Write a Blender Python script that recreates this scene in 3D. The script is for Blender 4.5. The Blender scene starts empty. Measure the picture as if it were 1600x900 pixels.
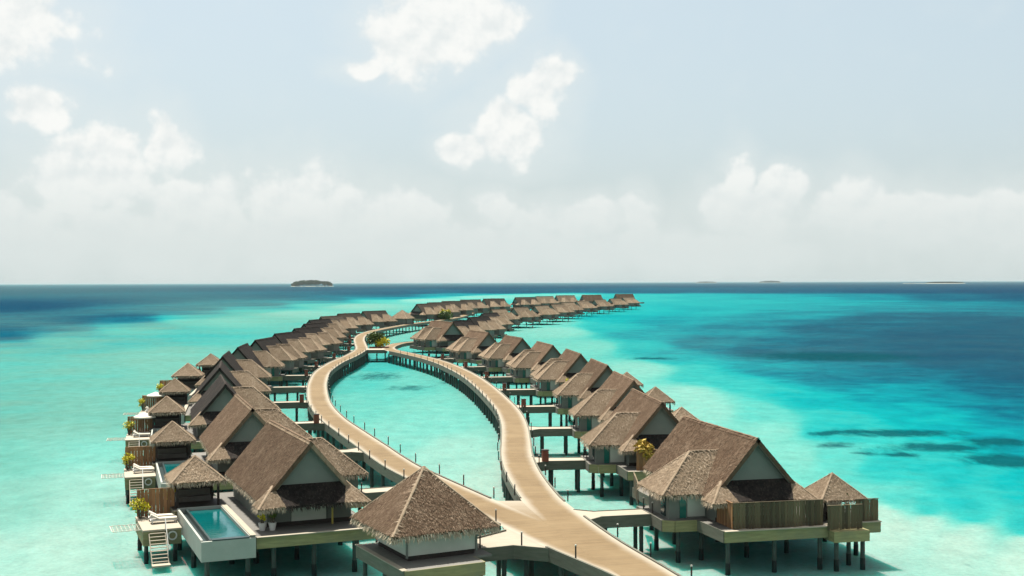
import bpy, bmesh, math, random
import numpy as np
from mathutils import Vector, Matrix

random.seed(7)
RNG = np.random.default_rng(7)
scene = bpy.context.scene
COL = scene.collection
R = math.radians

# ------------------------------------------------------------------ camera
cam_data = bpy.data.cameras.new("camera")
cam_data.sensor_width = 36.0
cam_data.lens = 36.0 * 1850.0 / 1600.0
cam_data.clip_start = 0.5
cam_data.clip_end = 600000.0
camera = bpy.data.objects.new("camera", cam_data)
COL.objects.link(camera)
camera.location = (0.0, 0.0, 20.6)
camera.rotation_euler = (Matrix.Rotation(R(90.0) - math.atan(8.8 / 1850.0), 3, 'X') @ Matrix.Rotation(R(-0.18), 3, 'Z')).to_euler()
scene.camera = camera

# ------------------------------------------------------------------ sun, sky, exposure
SUN_AZ = math.atan2(-0.50, 0.87)          # behind the villas, a little to the left
SUN_EL = R(64.0)
sun_dir = Vector((math.sin(SUN_AZ) * math.cos(SUN_EL), math.cos(SUN_AZ) * math.cos(SUN_EL), math.sin(SUN_EL)))
sun_data = bpy.data.lights.new("sun", 'SUN')
sun_data.energy = 5.0
sun_data.angle = R(0.53)
sun_data.color = (1.0, 0.95, 0.86)
sun = bpy.data.objects.new("sun", sun_data)
COL.objects.link(sun)
sun.rotation_euler = sun_dir.to_track_quat('Z', 'Y').to_euler()

vs = scene.view_settings
vs.view_transform = 'Standard'
vs.look = 'None'
vs.exposure = 1.25
vs.gamma = 1.0
vs.use_curve_mapping = False

world = bpy.data.worlds.new("World")
scene.world = world
world.use_nodes = True
wn, wl = world.node_tree.nodes, world.node_tree.links
wn.clear()
SKY_STRENGTH = 0.10
SKY_GAIN = 0.47


def wmath(op, a, b=None, c=None):
    n = wn.new('ShaderNodeMath'); n.operation = op
    for i, v in enumerate((a, b, c)):
        if v is None:
            continue
        if isinstance(v, (int, float)):
            n.inputs[i].default_value = v
        else:
            wl.new(v, n.inputs[i])
    return n.outputs[0]


def wramp(v, lo, hi, smooth=True):
    n = wn.new('ShaderNodeMapRange')
    n.interpolation_type = 'SMOOTHSTEP' if smooth else 'LINEAR'
    wl.new(v, n.inputs[0])
    n.inputs[1].default_value = lo; n.inputs[2].default_value = hi
    return n.outputs[0]


def wmix(f, a, b):
    n = wn.new('ShaderNodeMix'); n.data_type = 'RGBA'
    for i, v in ((0, f), (6, a), (7, b)):
        if isinstance(v, (int, float)):
            n.inputs[i].default_value = v
        elif isinstance(v, tuple):
            n.inputs[i].default_value = v
        else:
            wl.new(v, n.inputs[i])
    return n.outputs[2]


def wnoise(vec, scale, detail, rough):
    n = wn.new('ShaderNodeTexNoise')
    wl.new(vec, n.inputs['Vector'])
    n.inputs['Scale'].default_value = scale
    n.inputs['Detail'].default_value = detail
    n.inputs['Roughness'].default_value = rough
    return n.outputs[0]


sky = wn.new('ShaderNodeTexSky')
sky.sky_type = 'NISHITA'
sky.sun_disc = False
sky.sun_elevation = SUN_EL
sky.sun_rotation = SUN_AZ
sky.altitude = 0.0
sky.air_density = 1.0
sky.dust_density = 4.0
sky.ozone_density = 1.0
tc = wn.new('ShaderNodeTexCoord')
sep = wn.new('ShaderNodeSeparateXYZ')
wl.new(tc.outputs['Generated'], sep.inputs[0])
AZ = wmath('ARCTAN2', sep.outputs[0], sep.outputs[1])
EL = wmath('ARCSINE', sep.outputs[2])
comb = wn.new('ShaderNodeCombineXYZ')
wl.new(AZ, comb.inputs[0]); wl.new(EL, comb.inputs[1])
AE = comb.outputs[0]
# cumulus banks: (azimuth, base elevation, half width, height above, depth below) in radians
CLOUDS = [(px, py, hw, up, dn) for px, py, hw, up, dn in (
    (215, 275, 70, 95, 60), (140, 290, 75, 55, 60), (100, 190, 48, 45, 36), (270, 250, 45, 60, 50), (330, 320, 110, 55, 60), (455, 335, 90, 80, 55),
    (560, 345, 100, 60, 45), (340, 375, 340, 55, 45), (60, 375, 140, 55, 45), (780, 385, 260, 40, 40), (1080, 385, 180, 36, 40), (650, 350, 70, 50, 40),
    (50, 75, 105, 70, 55), (20, 115, 140, 45, 30), (85, 5, 38, 30, 25), 
    (660, 80, 90, 85, 50), (705, 20, 75, 60, 50), (570, 108, 46, 22, 18), (760, 40, 60, 45, 40),
    (790, 225, 75, 75, 42), (835, 150, 58, 55, 45), (872, 118, 32, 34, 28), (728, 235, 46, 32, 28),
    (770, 335, 42, 42, 28), (900, 355, 110, 42, 28), (995, 335, 36, 38, 42),
    (1150, 295, 32, 52, 55), (1125, 345, 46, 52, 28), (1212, 303, 42, 34, 42), (1180, 360, 100, 60, 28),
    (1320, 318, 56, 42, 50), (1410, 355, 190, 55, 40), (1545, 355, 130, 55, 40),
    (1330, 2, 110, 12, 10))]
wob = wn.new('ShaderNodeTexNoise'); wob.inputs['Scale'].default_value = 16.0; wob.inputs['Detail'].default_value = 3.0
wl.new(AE, wob.inputs['Vector'])
wsub = wn.new('ShaderNodeVectorMath'); wsub.operation = 'MULTIPLY_ADD'
wl.new(wob.outputs[1], wsub.inputs[0]); wsub.inputs[1].default_value = (0.030, 0.030, 0); wsub.inputs[2].default_value = (-0.015, -0.015, 0)
wadd = wn.new('ShaderNodeVectorMath'); wadd.operation = 'ADD'
wl.new(AE, wadd.inputs[0]); wl.new(wsub.outputs[0], wadd.inputs[1])
near_len = None
for px, py, hw, up, dn in CLOUDS:
    a0, e0, ra, re_ = (px - 800) / 1850.0, (441 - py + (up - dn) / 2) / 1850.0, hw / 1850.0, (up + dn) / 3700.0
    ma = wn.new('ShaderNodeVectorMath'); ma.operation = 'MULTIPLY_ADD'
    wl.new(wadd.outputs[0], ma.inputs[0])
    ma.inputs[1].default_value = (1 / ra, 1 / re_, 0); ma.inputs[2].default_value = (-a0 / ra, -e0 / re_, 0)
    le = wn.new('ShaderNodeVectorMath'); le.operation = 'LENGTH'; wl.new(ma.outputs[0], le.inputs[0])
    near_len = le.outputs['Value'] if near_len is None else wmath('MINIMUM', near_len, le.outputs['Value'])
cloud_val = wmath('SUBTRACT', 1.0, near_len)
# the same scattered cumulus goes on all round and overhead
big = wnoise(tc.outputs['Generated'], 3.4, 3.0, 0.55)
generic = wmath('MULTIPLY', wmath('SUBTRACT', big, 0.50), 5.0)
outside = wmath('MAXIMUM', wramp(wmath('ABSOLUTE', AZ), 0.46, 0.60), wramp(EL, 0.26, 0.36))
generic = wmath('SUBTRACT', wmath('MULTIPLY', wmath('ADD', generic, 1.0), outside), 1.0)
cloud_val = wmath('MAXIMUM', cloud_val, generic)
fb1 = wnoise(AE, 30.0, 7.0, 0.54)
fb2 = wnoise(AE, 13.0, 6.0, 0.58)
puf = wn.new('ShaderNodeTexVoronoi'); puf.feature = 'SMOOTH_F1'; puf.inputs['Scale'].default_value = 46.0; puf.inputs['Smoothness'].default_value = 0.35
wl.new(wadd.outputs[0], puf.inputs['Vector'])
edge = wmath('ADD', wmath('MULTIPLY', wmath('SUBTRACT', fb1, 0.48), 1.7), wmath('MULTIPLY', wmath('SUBTRACT', fb2, 0.5), 1.3))
edge = wmath('ADD', edge, wmath('MULTIPLY', wmath('SUBTRACT', 0.42, puf.outputs['Distance']), 0.55))
val = wmath('ADD', cloud_val, edge)
mask = wmath('MULTIPLY', wramp(val, -0.05, 0.40), 0.94)
lowfade = wramp(EL, 0.020, 0.120)
mask = wmath('MULTIPLY', mask, wmath('MULTIPLY_ADD', lowfade, 0.90, 0.04))
soft = wmath('MULTIPLY', wramp(wmath('ADD', cloud_val, wmath('MULTIPLY', edge, 0.6)), -1.1, 0.30), 0.42)
offn = wn.new('ShaderNodeVectorMath'); offn.operation = 'ADD'
wl.new(AE, offn.inputs[0]); offn.inputs[1].default_value = (-0.004, 0.008, 0)
fb3 = wnoise(offn.outputs[0], 30.0, 5.0, 0.54)
shade = wmath('ADD', wmath('MULTIPLY', wmath('SUBTRACT', fb1, fb3), 2.8), 0.62)
shade = wramp(shade, 0.0, 1.0)
K = SKY_GAIN / SKY_STRENGTH
cloud_col = wmix(shade, (0.725 * K, 0.76 * K, 0.755 * K, 1), (0.88 * K, 0.88 * K, 0.85 * K, 1))
# humid tropical air whitens the blue
humid = wmix(0.80, sky.outputs[0], (0.505 * K, 0.605 * K, 0.635 * K, 1))
hz = wramp(EL, 0.13, 0.0)
humid = wmix(wmath('MULTIPLY', hz, 0.85), humid, (0.59 * K, 0.655 * K, 0.64 * K, 1))
skycol = wmix(soft, humid, (0.72 * K, 0.765 * K, 0.755 * K, 1))
skycol = wmix(mask, skycol, cloud_col)
bg = wn.new('ShaderNodeBackground'); bg.inputs[1].default_value = SKY_STRENGTH
wl.new(skycol, bg.inputs[0])
wo = wn.new('ShaderNodeOutputWorld')
wl.new(bg.outputs[0], wo.inputs[0])

world.cycles.sampling_method = 'MANUAL'
world.cycles.sample_map_resolution = 256
scene.cycles.max_bounces = 6
scene.cycles.diffuse_bounces = 3
scene.cycles.glossy_bounces = 3
scene.cycles.transparent_max_bounces = 12
scene.cycles.volume_bounces = 1
scene.cycles.use_denoising = True


# ------------------------------------------------------------------ materials
ALB = 0.78


def alb(c, k=1.0):
    return tuple(v * ALB * k for v in c)


def mat(name):
    m = bpy.data.materials.new(name)
    m.use_nodes = True
    nt = m.node_tree
    nt.nodes.clear()
    out = nt.nodes.new('ShaderNodeOutputMaterial')
    return m, nt.nodes, nt.links, out


def node_mix(N, L, f, a, b, blend='MIX'):
    n = N.new('ShaderNodeMix'); n.data_type = 'RGBA'; n.blend_type = blend
    for i, v in ((0, f), (6, a), (7, b)):
        if isinstance(v, (int, float)):
            n.inputs[i].default_value = v
        elif isinstance(v, tuple):
            n.inputs[i].default_value = v if len(v) == 4 else (*v, 1)
        else:
            L.new(v, n.inputs[i])
    return n.outputs[2]


def node_noise(N, L, vec, scale, detail=4.0, rough=0.55):
    n = N.new('ShaderNodeTexNoise')
    if vec is not None:
        L.new(vec, n.inputs['Vector'])
    n.inputs['Scale'].default_value = scale
    n.inputs['Detail'].default_value = detail
    n.inputs['Roughness'].default_value = rough
    return n.outputs[0]


def node_map(N, L, vec, scale):
    n = N.new('ShaderNodeMapping')
    L.new(vec, n.inputs[0]); n.inputs[3].default_value = scale
    return n.outputs[0]


def node_range(N, L, v, lo, hi, a=0.0, b=1.0):
    n = N.new('ShaderNodeMapRange'); n.clamp = True
    L.new(v, n.inputs[0])
    for i, q in zip((1, 2, 3, 4), (lo, hi, a, b)):
        n.inputs[i].default_value = q
    return n.outputs[0]


def surface(name, c1, c2, scale=2.0, stretch=(1, 1, 1), rough=0.8, bump=0.3, bscale=12.0, c3=None, spec=0.25, vary=0.12):
    """two-tone weathered surface with fine relief and a little change from piece to piece"""
    c1, c2, c3 = alb(c1), alb(c2), alb(c3) if c3 else None
    m, N, L, out = mat(name)
    tcn = N.new('ShaderNodeTexCoord')
    v = node_map(N, L, tcn.outputs['Object'], stretch)
    f = node_range(N, L, node_noise(N, L, v, scale, 6, 0.6), 0.3, 0.7)
    col = node_mix(N, L, f, c1, c2)
    if c3:
        g = node_range(N, L, node_noise(N, L, tcn.outputs['Object'], scale * 0.23, 4, 0.6), 0.5, 0.75)
        col = node_mix(N, L, g, col, c3)
    oi = N.new('ShaderNodeObjectInfo')
    hv = N.new('ShaderNodeHueSaturation')
    L.new(node_range(N, L, oi.outputs['Random'], 0, 1, 1.0 - vary, 1.0 + vary), hv.inputs['Value'])
    L.new(col, hv.inputs['Color'])
    b = N.new('ShaderNodeBsdfPrincipled')
    L.new(hv.outputs[0], b.inputs['Base Color'])
    b.inputs['Roughness'].default_value = rough
    b.inputs['Specular IOR Level'].default_value = spec
    if bump:
        bp = N.new('ShaderNodeBump'); bp.inputs['Strength'].default_value = bump; bp.inputs['Distance'].default_value = 0.03
        L.new(node_noise(N, L, v, bscale, 5, 0.6), bp.inputs['Height'])
        L.new(bp.outputs[0], b.inputs['Normal'])
    L.new(b.outputs[0], out.inputs[0])
    return m


def thatch(name, dark, mid, light, patch):
    """palm thatch: every straw carries its own tint (attribute), larger weathered patches over it"""
    dark, mid, light, patch = alb(dark), alb(mid), alb(light), alb(patch)
    m, N, L, out = mat(name)
    tcn = N.new('ShaderNodeTexCoord')
    at = N.new('ShaderNodeAttribute'); at.attribute_name = 'tint'
    n1 = node_noise(N, L, node_map(N, L, tcn.outputs['Object'], (1, 1, 0.35)), 5.0, 6, 0.7)
    s = N.new('ShaderNodeMath'); s.operation = 'MULTIPLY_ADD'
    L.new(n1, s.inputs[0]); s.inputs[1].default_value = 0.75
    L.new(at.outputs['Fac'], s.inputs[2])
    cr = N.new('ShaderNodeValToRGB')
    cr.color_ramp.elements[0].position = 0.36; cr.color_ramp.elements[0].color = (*dark, 1)
    cr.color_ramp.elements[1].position = 1.28 / 1.35; cr.color_ramp.elements[1].color = (*light, 1)
    e = cr.color_ramp.elements.new(0.66); e.color = (*mid, 1)
    L.new(s.outputs[0], cr.inputs[0])
    pv = node_range(N, L, node_noise(N, L, tcn.outputs['Object'], 0.55, 5, 0.65), 0.46, 0.70, 0.0, 0.6)
    col = node_mix(N, L, pv, cr.outputs[0], patch)
    bl_ = node_range(N, L, node_noise(N, L, node_map(N, L, tcn.outputs['Object'], (1, 0.8, 0.5)), 0.9, 6, 0.7), 0.50, 0.78, 0.0, 0.65)
    col = node_mix(N, L, bl_, col, light)
    oi = N.new('ShaderNodeObjectInfo')
    hv = N.new('ShaderNodeHueSaturation')
    L.new(node_range(N, L, oi.outputs['Random'], 0, 1, 0.80, 1.16), hv.inputs['Value'])
    L.new(col, hv.inputs['Color'])
    b = N.new('ShaderNodeBsdfPrincipled')
    L.new(hv.outputs[0], b.inputs['Base Color'])
    b.inputs['Roughness'].default_value = 0.95
    b.inputs['Specular IOR Level'].default_value = 0.05
    bp = N.new('ShaderNodeBump'); bp.inputs['Strength'].default_value = 0.6; bp.inputs['Distance'].default_value = 0.06
    L.new(n1, bp.inputs['Height'])
    L.new(bp.outputs[0], b.inputs['Normal'])
    L.new(b.outputs[0], out.inputs[0])
    return m


M = {}
M['thatch'] = thatch('brown_thatch', (0.0528, 0.0342, 0.0223), (0.1302, 0.0864, 0.0567), (0.2552, 0.1863, 0.1302), (0.1056, 0.0684, 0.0446))
M['thatch_tan'] = thatch('tan_thatch', (0.1140, 0.0797, 0.0529), (0.2517, 0.1882, 0.1274), (0.4180, 0.3312, 0.2401), (0.2042, 0.1488, 0.1009))
M['thatch_dark'] = thatch('old_and_shaded_thatch', (0.0105, 0.0090, 0.0085), (0.0300, 0.0255, 0.0232), (0.0825, 0.0660, 0.0543), (0.0180, 0.0180, 0.0186))  # old roof slopes; also paints the gable's shadow on the front aprons
M['thatch_mid'] = thatch('hazed_grey_thatch', (0.030, 0.024, 0.019), (0.075, 0.060, 0.047), (0.165, 0.130, 0.100), (0.060, 0.048, 0.038))  # far roofs: the lightening of distance haze is put into this colour
M['thatch_pale'] = thatch('pale_cut_straw', (0.18, 0.138, 0.092), (0.36, 0.29, 0.205), (0.54, 0.46, 0.345), (0.30, 0.235, 0.162))
M['wall'] = surface('grey_green_render', (0.1531, 0.1674, 0.1438), (0.1860, 0.1953, 0.1674), 0.8, rough=0.85, bump=0.15, c3=(0.1395, 0.1488, 0.1259))
M['panel'] = surface('pale_wall_panel', (0.46, 0.47, 0.40), (0.53, 0.53, 0.46), 0.7, rough=0.8, bump=0.1)
M['gable'] = surface('gable_cladding', (0.1686, 0.1892, 0.1648), (0.2038, 0.2209, 0.1891), 0.6, rough=0.85, bump=0.1, vary=0.05)
M['deck'] = surface('grey_deck_boards', (0.126, 0.119, 0.105), (0.182, 0.168, 0.147), 1.0, (1, 8, 1), rough=0.8, bump=0.4, bscale=6)
M['deck_pale'] = surface('bleached_deck_boards', (0.3238, 0.2760, 0.2070), (0.3928, 0.3450, 0.2686), 1.0, (1, 8, 1), rough=0.8, bump=0.3, bscale=6)
M['fascia'] = surface('olive_timber_fascia', (0.20, 0.18, 0.085), (0.32, 0.28, 0.13), 1.2, (0.6, 0.6, 5), rough=0.75, bump=0.3, c3=(0.17, 0.17, 0.11))
M['fascia_grey'] = surface('grey_timber_fascia', (0.1014, 0.1014, 0.0747), (0.1495, 0.1465, 0.1117), 1.2, (0.6, 0.6, 5), rough=0.8, bump=0.3)
M['pile'] = surface('dark_wet_pile', (0.030, 0.045, 0.040), (0.075, 0.085, 0.070), 1.5, (1, 1, 0.6), rough=0.6, bump=0.3)
M['pile_foot'] = surface('algae_on_pile', (0.006, 0.010, 0.010), (0.016, 0.022, 0.020), 4, rough=0.5, bump=0.3)
M['fence'] = surface('brown_fence_planks', (0.059, 0.042, 0.021), (0.140, 0.108, 0.059), 1.3, (1.400, 1.400, 0.245), rough=0.75, bump=0.3, vary=0.45)
M['fence_red'] = surface('red_brown_fence_planks', (0.20, 0.098, 0.042), (0.36, 0.195, 0.090), 1.3, (2.0, 2.0, 0.35), rough=0.75, bump=0.3, vary=0.35)
M['darkwood'] = surface('dark_stained_wood', (0.018, 0.014, 0.012), (0.045, 0.034, 0.027), 2, rough=0.6, bump=0.2)
M['redwood'] = surface('red_brown_cabinet', (0.16, 0.045, 0.025), (0.24, 0.075, 0.04), 2, rough=0.6, bump=0.2)
M['yellowpost'] = surface('varnished_yellow_post', (0.42, 0.33, 0.07), (0.50, 0.40, 0.10), 3, rough=0.5, bump=0.1)
M['white'] = surface('white_paint', (0.612, 0.595, 0.552), (0.680, 0.663, 0.620), 1.5, rough=0.6, bump=0.05)
M['canvas'] = surface('cream_canvas', (0.560, 0.512, 0.416), (0.624, 0.576, 0.488), 2, rough=0.9, bump=0.1)
M['poolwall'] = surface('pool_concrete', (0.300, 0.315, 0.277), (0.360, 0.367, 0.323), 0.7, rough=0.8, bump=0.1, c3=(0.270, 0.285, 0.247))
M['pooltile'] = surface('dark_pool_tile', (0.02, 0.035, 0.035), (0.04, 0.06, 0.06), 3, rough=0.3, bump=0.05)
M['leaf'] = surface('green_leaf', (0.045, 0.085, 0.012), (0.11, 0.16, 0.025), 2, rough=0.6, bump=0)
M['leaf_yellow'] = surface('yellow_green_leaf', (0.42, 0.40, 0.012), (0.72, 0.60, 0.02), 2, rough=0.6, bump=0)
M['leaf_dry'] = surface('dry_yellow_leaf', (0.34, 0.22, 0.03), (0.52, 0.36, 0.06), 2, rough=0.7, bump=0)
M['leaf_far'] = surface('island_leaf', (0.022, 0.040, 0.016), (0.05, 0.075, 0.028), 0.05, rough=0.9, bump=0)
M['bark'] = surface('bark', (0.08, 0.06, 0.04), (0.14, 0.11, 0.08), 4, rough=0.9, bump=0.3)
M['sand'] = surface('coral_sand', (0.58, 0.54, 0.44), (0.66, 0.62, 0.52), 0.02, rough=0.9, bump=0)
M['metal'] = surface('bronze_lamp_post', (0.020, 0.018, 0.015), (0.05, 0.04, 0.035), 5, rough=0.45, bump=0.1)
M['lampcap'] = surface('frosted_lamp_cap', (0.55, 0.52, 0.45), (0.62, 0.6, 0.52), 5, rough=0.4, bump=0)


def glass_mat(name, col, rough=0.08):
    m, N, L, out = mat(name)
    b = N.new('ShaderNodeBsdfPrincipled')
    tcn = N.new('ShaderNodeTexCoord')
    f = node_noise(N, L, tcn.outputs['Object'], 0.6, 2, 0.5)
    L.new(node_mix(N, L, f, tuple(c * 0.7 for c in col), tuple(c * 1.3 for c in col)), b.inputs['Base Color'])
    b.inputs['Roughness'].default_value = rough
    b.inputs['Specular IOR Level'].default_value = 0.5
    L.new(b.outputs[0], out.inputs[0])
    return m


M['glass'] = glass_mat('dark_window_glass', (0.012, 0.035, 0.035))
M['tealglass'] = glass_mat('teal_door_glass', (0.010, 0.11, 0.085))


def pool_mat():
    m, N, L, out = mat('pool_water')
    tcn = N.new('ShaderNodeTexCoord')
    b = N.new('ShaderNodeBsdfPrincipled')
    f = node_noise(N, L, tcn.outputs['Object'], 0.9, 4, 0.6)
    L.new(node_mix(N, L, f, (0.0, 0.048, 0.052), (0.002, 0.085, 0.084)), b.inputs['Base Color'])
    b.inputs['Roughness'].default_value = 0.06
    b.inputs['IOR'].default_value = 1.33
    bp = N.new('ShaderNodeBump'); bp.inputs['Strength'].default_value = 0.25; bp.inputs['Distance'].default_value = 0.05
    L.new(node_noise(N, L, tcn.outputs['Object'], 2.2, 3, 0.5), bp.inputs['Height'])
    L.new(bp.outputs[0], b.inputs['Normal'])
    L.new(b.outputs[0], out.inputs[0])
    return m


M['pool'] = pool_mat()


def jetty_mat():
    m, N, L, out = mat('boardwalk_planks')
    tcn = N.new('ShaderNodeTexCoord')
    at = N.new('ShaderNodeAttribute'); at.attribute_name = 'edge'
    al = N.new('ShaderNodeAttribute'); al.attribute_name = 'along'
    n = node_noise(N, L, tcn.outputs['Object'], 0.28, 5, 0.6)
    col = node_mix(N, L, node_range(N, L, n, 0.3, 0.7), alb((0.158, 0.107, 0.054)), alb((0.212, 0.150, 0.080)))
    # single boards run across the walk: their tone changes every 14 cm
    pl = N.new('ShaderNodeMath'); pl.operation = 'MULTIPLY'; L.new(al.outputs['Fac'], pl.inputs[0]); pl.inputs[1].default_value = 7.0
    fl = N.new('ShaderNodeMath'); fl.operation = 'FLOOR'; L.new(pl.outputs[0], fl.inputs[0])
    wnz = N.new('ShaderNodeTexWhiteNoise'); wnz.noise_dimensions = '1D'; L.new(fl.outputs[0], wnz.inputs['W'])
    hv = N.new('ShaderNodeHueSaturation'); L.new(node_range(N, L, wnz.outputs[0], 0, 1, 0.92, 1.08), hv.inputs['Value']); L.new(col, hv.inputs['Color'])
    fr = N.new('ShaderNodeMath'); fr.operation = 'FRACT'; L.new(pl.outputs[0], fr.inputs[0])
    # salt bleached towards the sides, where nobody drives
    n2 = node_noise(N, L, tcn.outputs['Object'], 0.55, 5, 0.6)
    ad = N.new('ShaderNodeMath'); ad.operation = 'MULTIPLY_ADD'; L.new(n2, ad.inputs[0]); ad.inputs[1].default_value = 0.35; L.new(at.outputs['Fac'], ad.inputs[2])
    ed = node_range(N, L, ad.outputs[0], 0.52, 1.16)
    col = node_mix(N, L, ed, hv.outputs[0], alb((0.36, 0.32, 0.255)))
    b = N.new('ShaderNodeBsdfPrincipled')
    L.new(col, b.inputs['Base Color'])
    b.inputs['Roughness'].default_value = 0.85
    b.inputs['Specular IOR Level'].default_value = 0.15
    gap = node_range(N, L, fr.outputs[0], 0.0, 0.12)
    bp = N.new('ShaderNodeBump'); bp.inputs['Strength'].default_value = 0.5; bp.inputs['Distance'].default_value = 0.02
    L.new(gap, bp.inputs['Height']); L.new(bp.outputs[0], b.inputs['Normal'])
    L.new(b.outputs[0], out.inputs[0])
    return m


M['jetty'] = jetty_mat()


def seabed_mat():
    m, N, L, out = mat('lagoon_bed')
    geo = N.new('ShaderNodeNewGeometry')
    P = geo.outputs['Position']
    dep = N.new('ShaderNodeAttribute'); dep.attribute_name = 'depth'
    gra = N.new('ShaderNodeAttribute'); gra.attribute_name = 'grass'
    ree = N.new('ShaderNodeAttribute'); ree.attribute_name = 'reef'
    big = node_noise(N, L, P, 0.016, 6, 0.62)
    fine = node_noise(N, L, P, 0.16, 6, 0.65)
    # patches grow with depth: bare sand is even, reef ground is mottled
    amt = node_range(N, L, dep.outputs['Fac'], 0.18, 0.60, 0.08, 0.50)
    a = N.new('ShaderNodeMath'); a.operation = 'SUBTRACT'; L.new(big, a.inputs[0]); a.inputs[1].default_value = 0.5
    bq = N.new('ShaderNodeMath'); bq.operation = 'SUBTRACT'; L.new(fine, bq.inputs[0]); bq.inputs[1].default_value = 0.5
    c = N.new('ShaderNodeMath'); c.operation = 'MULTIPLY_ADD'; L.new(bq.outputs[0], c.inputs[0]); c.inputs[1].default_value = 0.85; L.new(a.outputs[0], c.inputs[2])
    d = N.new('ShaderNodeMath'); d.operation = 'MULTIPLY_ADD'; L.new(c.outputs[0], d.inputs[0]); L.new(amt, d.inputs[1]); L.new(dep.outputs['Fac'], d.inputs[2])
    cr = N.new('ShaderNodeValToRGB')
    stops = ((0.0, (0.232, 0.242, 0.212)), (0.08, (0.168, 0.232, 0.205)), (0.20, (0.088, 0.218, 0.194)), (0.34, (0.022, 0.186, 0.178)), (0.46, (0.001, 0.152, 0.160)), (0.58, (0.0, 0.108, 0.132)),
             (0.72, (0.0, 0.060, 0.090)), (0.86, (0.0, 0.030, 0.058)), (1.0, (0.0, 0.018, 0.044)))
    cr.color_ramp.elements[0].position = stops[0][0]; cr.color_ramp.elements[0].color = (*stops[0][1], 1)
    cr.color_ramp.elements[1].position = 1.0; cr.color_ramp.elements[1].color = (*stops[-1][1], 1)
    for p, q in stops[1:-1]:
        e = cr.color_ramp.elements.new(p); e.color = (*q, 1)
    L.new(d.outputs[0], cr.inputs[0])
    # seagrass and coral rubble on the reef flat
    gn = node_range(N, L, node_noise(N, L, P, 0.035, 6, 0.65), 0.34, 0.66, 0.45, 1.0)
    gm = N.new('ShaderNodeMath'); gm.operation = 'MULTIPLY'; L.new(gn, gm.inputs[0]); L.new(gra.outputs['Fac'], gm.inputs[1])
    col = node_mix(N, L, gm.outputs[0], cr.outputs[0], (0.092, 0.145, 0.120))
    # dark coral heads
    rn = N.new('ShaderNodeMath'); rn.operation = 'MULTIPLY_ADD'; L.new(node_noise(N, L, node_map(N, L, P, (1.0, 0.45, 1.0)), 0.55, 7, 0.7), rn.inputs[0]); rn.inputs[1].default_value = 1.5; L.new(ree.outputs['Fac'], rn.inputs[2])
    rm = node_range(N, L, rn.outputs[0], 0.92, 1.42, 0.0, 0.85)
    col = node_mix(N, L, rm, col, (0.0, 0.028, 0.036))
    # sand mottling, its fine speckle also painting in the sparkle of caustics
    rp = node_noise(N, L, P, 2.4, 5, 0.7)
    rp2 = node_noise(N, L, node_map(N, L, P, (1.0, 0.7, 1.0)), 0.42, 5, 0.65)
    rs = N.new('ShaderNodeMath'); rs.operation = 'ADD'; L.new(rp, rs.inputs[0]); L.new(rp2, rs.inputs[1])
    hv = N.new('ShaderNodeHueSaturation'); L.new(node_range(N, L, rs.outputs[0], 0.7, 1.3, 0.82, 1.18), hv.inputs['Value']); L.new(col, hv.inputs['Color'])
    b = N.new('ShaderNodeBsdfPrincipled'); L.new(hv.outputs[0], b.inputs['Base Color'])
    b.inputs['Roughness'].default_value = 1.0; b.inputs['Specular IOR Level'].default_value = 0.0
    # blue-green light is scattered sideways by the water over the sand, red is not
    b.subsurface_method = 'BURLEY'
    b.inputs['Subsurface Weight'].default_value = 1.0
    b.inputs['Subsurface Radius'].default_value = (0.02, 1.0, 0.85)
    b.inputs['Subsurface Scale'].default_value = 2.2
    L.new(b.outputs[0], out.inputs[0])
    return m


def sea_mat():
    m, N, L, out = mat('clear_sea_water')
    geo = N.new('ShaderNodeNewGeometry')
    P = geo.outputs['Position']
    w1 = node_noise(N, L, node_map(N, L, P, (1.0, 1.3, 1.0)), 0.9, 4, 0.6)
    w2 = node_noise(N, L, node_map(N, L, P, (1.0, 1.6, 1.0)), 0.11, 4, 0.6)
    ad = N.new('ShaderNodeMath'); ad.operation = 'MULTIPLY_ADD'; L.new(w2, ad.inputs[0]); ad.inputs[1].default_value = 4.0; L.new(w1, ad.inputs[2])
    bp = N.new('ShaderNodeBump'); bp.inputs['Strength'].default_value = 0.55; bp.inputs['Distance'].default_value = 0.22
    L.new(ad.outputs[0], bp.inputs['Height'])
    tr = N.new('ShaderNodeBsdfTransparent'); tr.inputs[0].default_value = (0.82, 0.985, 0.975, 1)
    gl = N.new('ShaderNodeBsdfGlossy'); gl.inputs['Roughness'].default_value = 0.07
    gl.inputs[0].default_value = (0.35, 0.82, 1.0, 1)
    L.new(bp.outputs[0], gl.inputs['Normal'])
    fr = N.new('ShaderNodeFresnel'); fr.inputs[0].default_value = 1.33
    L.new(bp.outputs[0], fr.inputs['Normal'])
    # steep wavelets face the viewer far out, so the sea never turns into a full mirror
    fac = node_range(N, L, fr.outputs[0], 0.02, 1.0, 0.010, 0.052)
    mx = N.new('ShaderNodeMixShader')
    L.new(fac, mx.inputs[0]); L.new(tr.outputs[0], mx.inputs[1]); L.new(gl.outputs[0], mx.inputs[2])
    L.new(mx.outputs[0], out.inputs[0])
    return m


M['seabed'] = seabed_mat()
M['sea'] = sea_mat()

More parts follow.
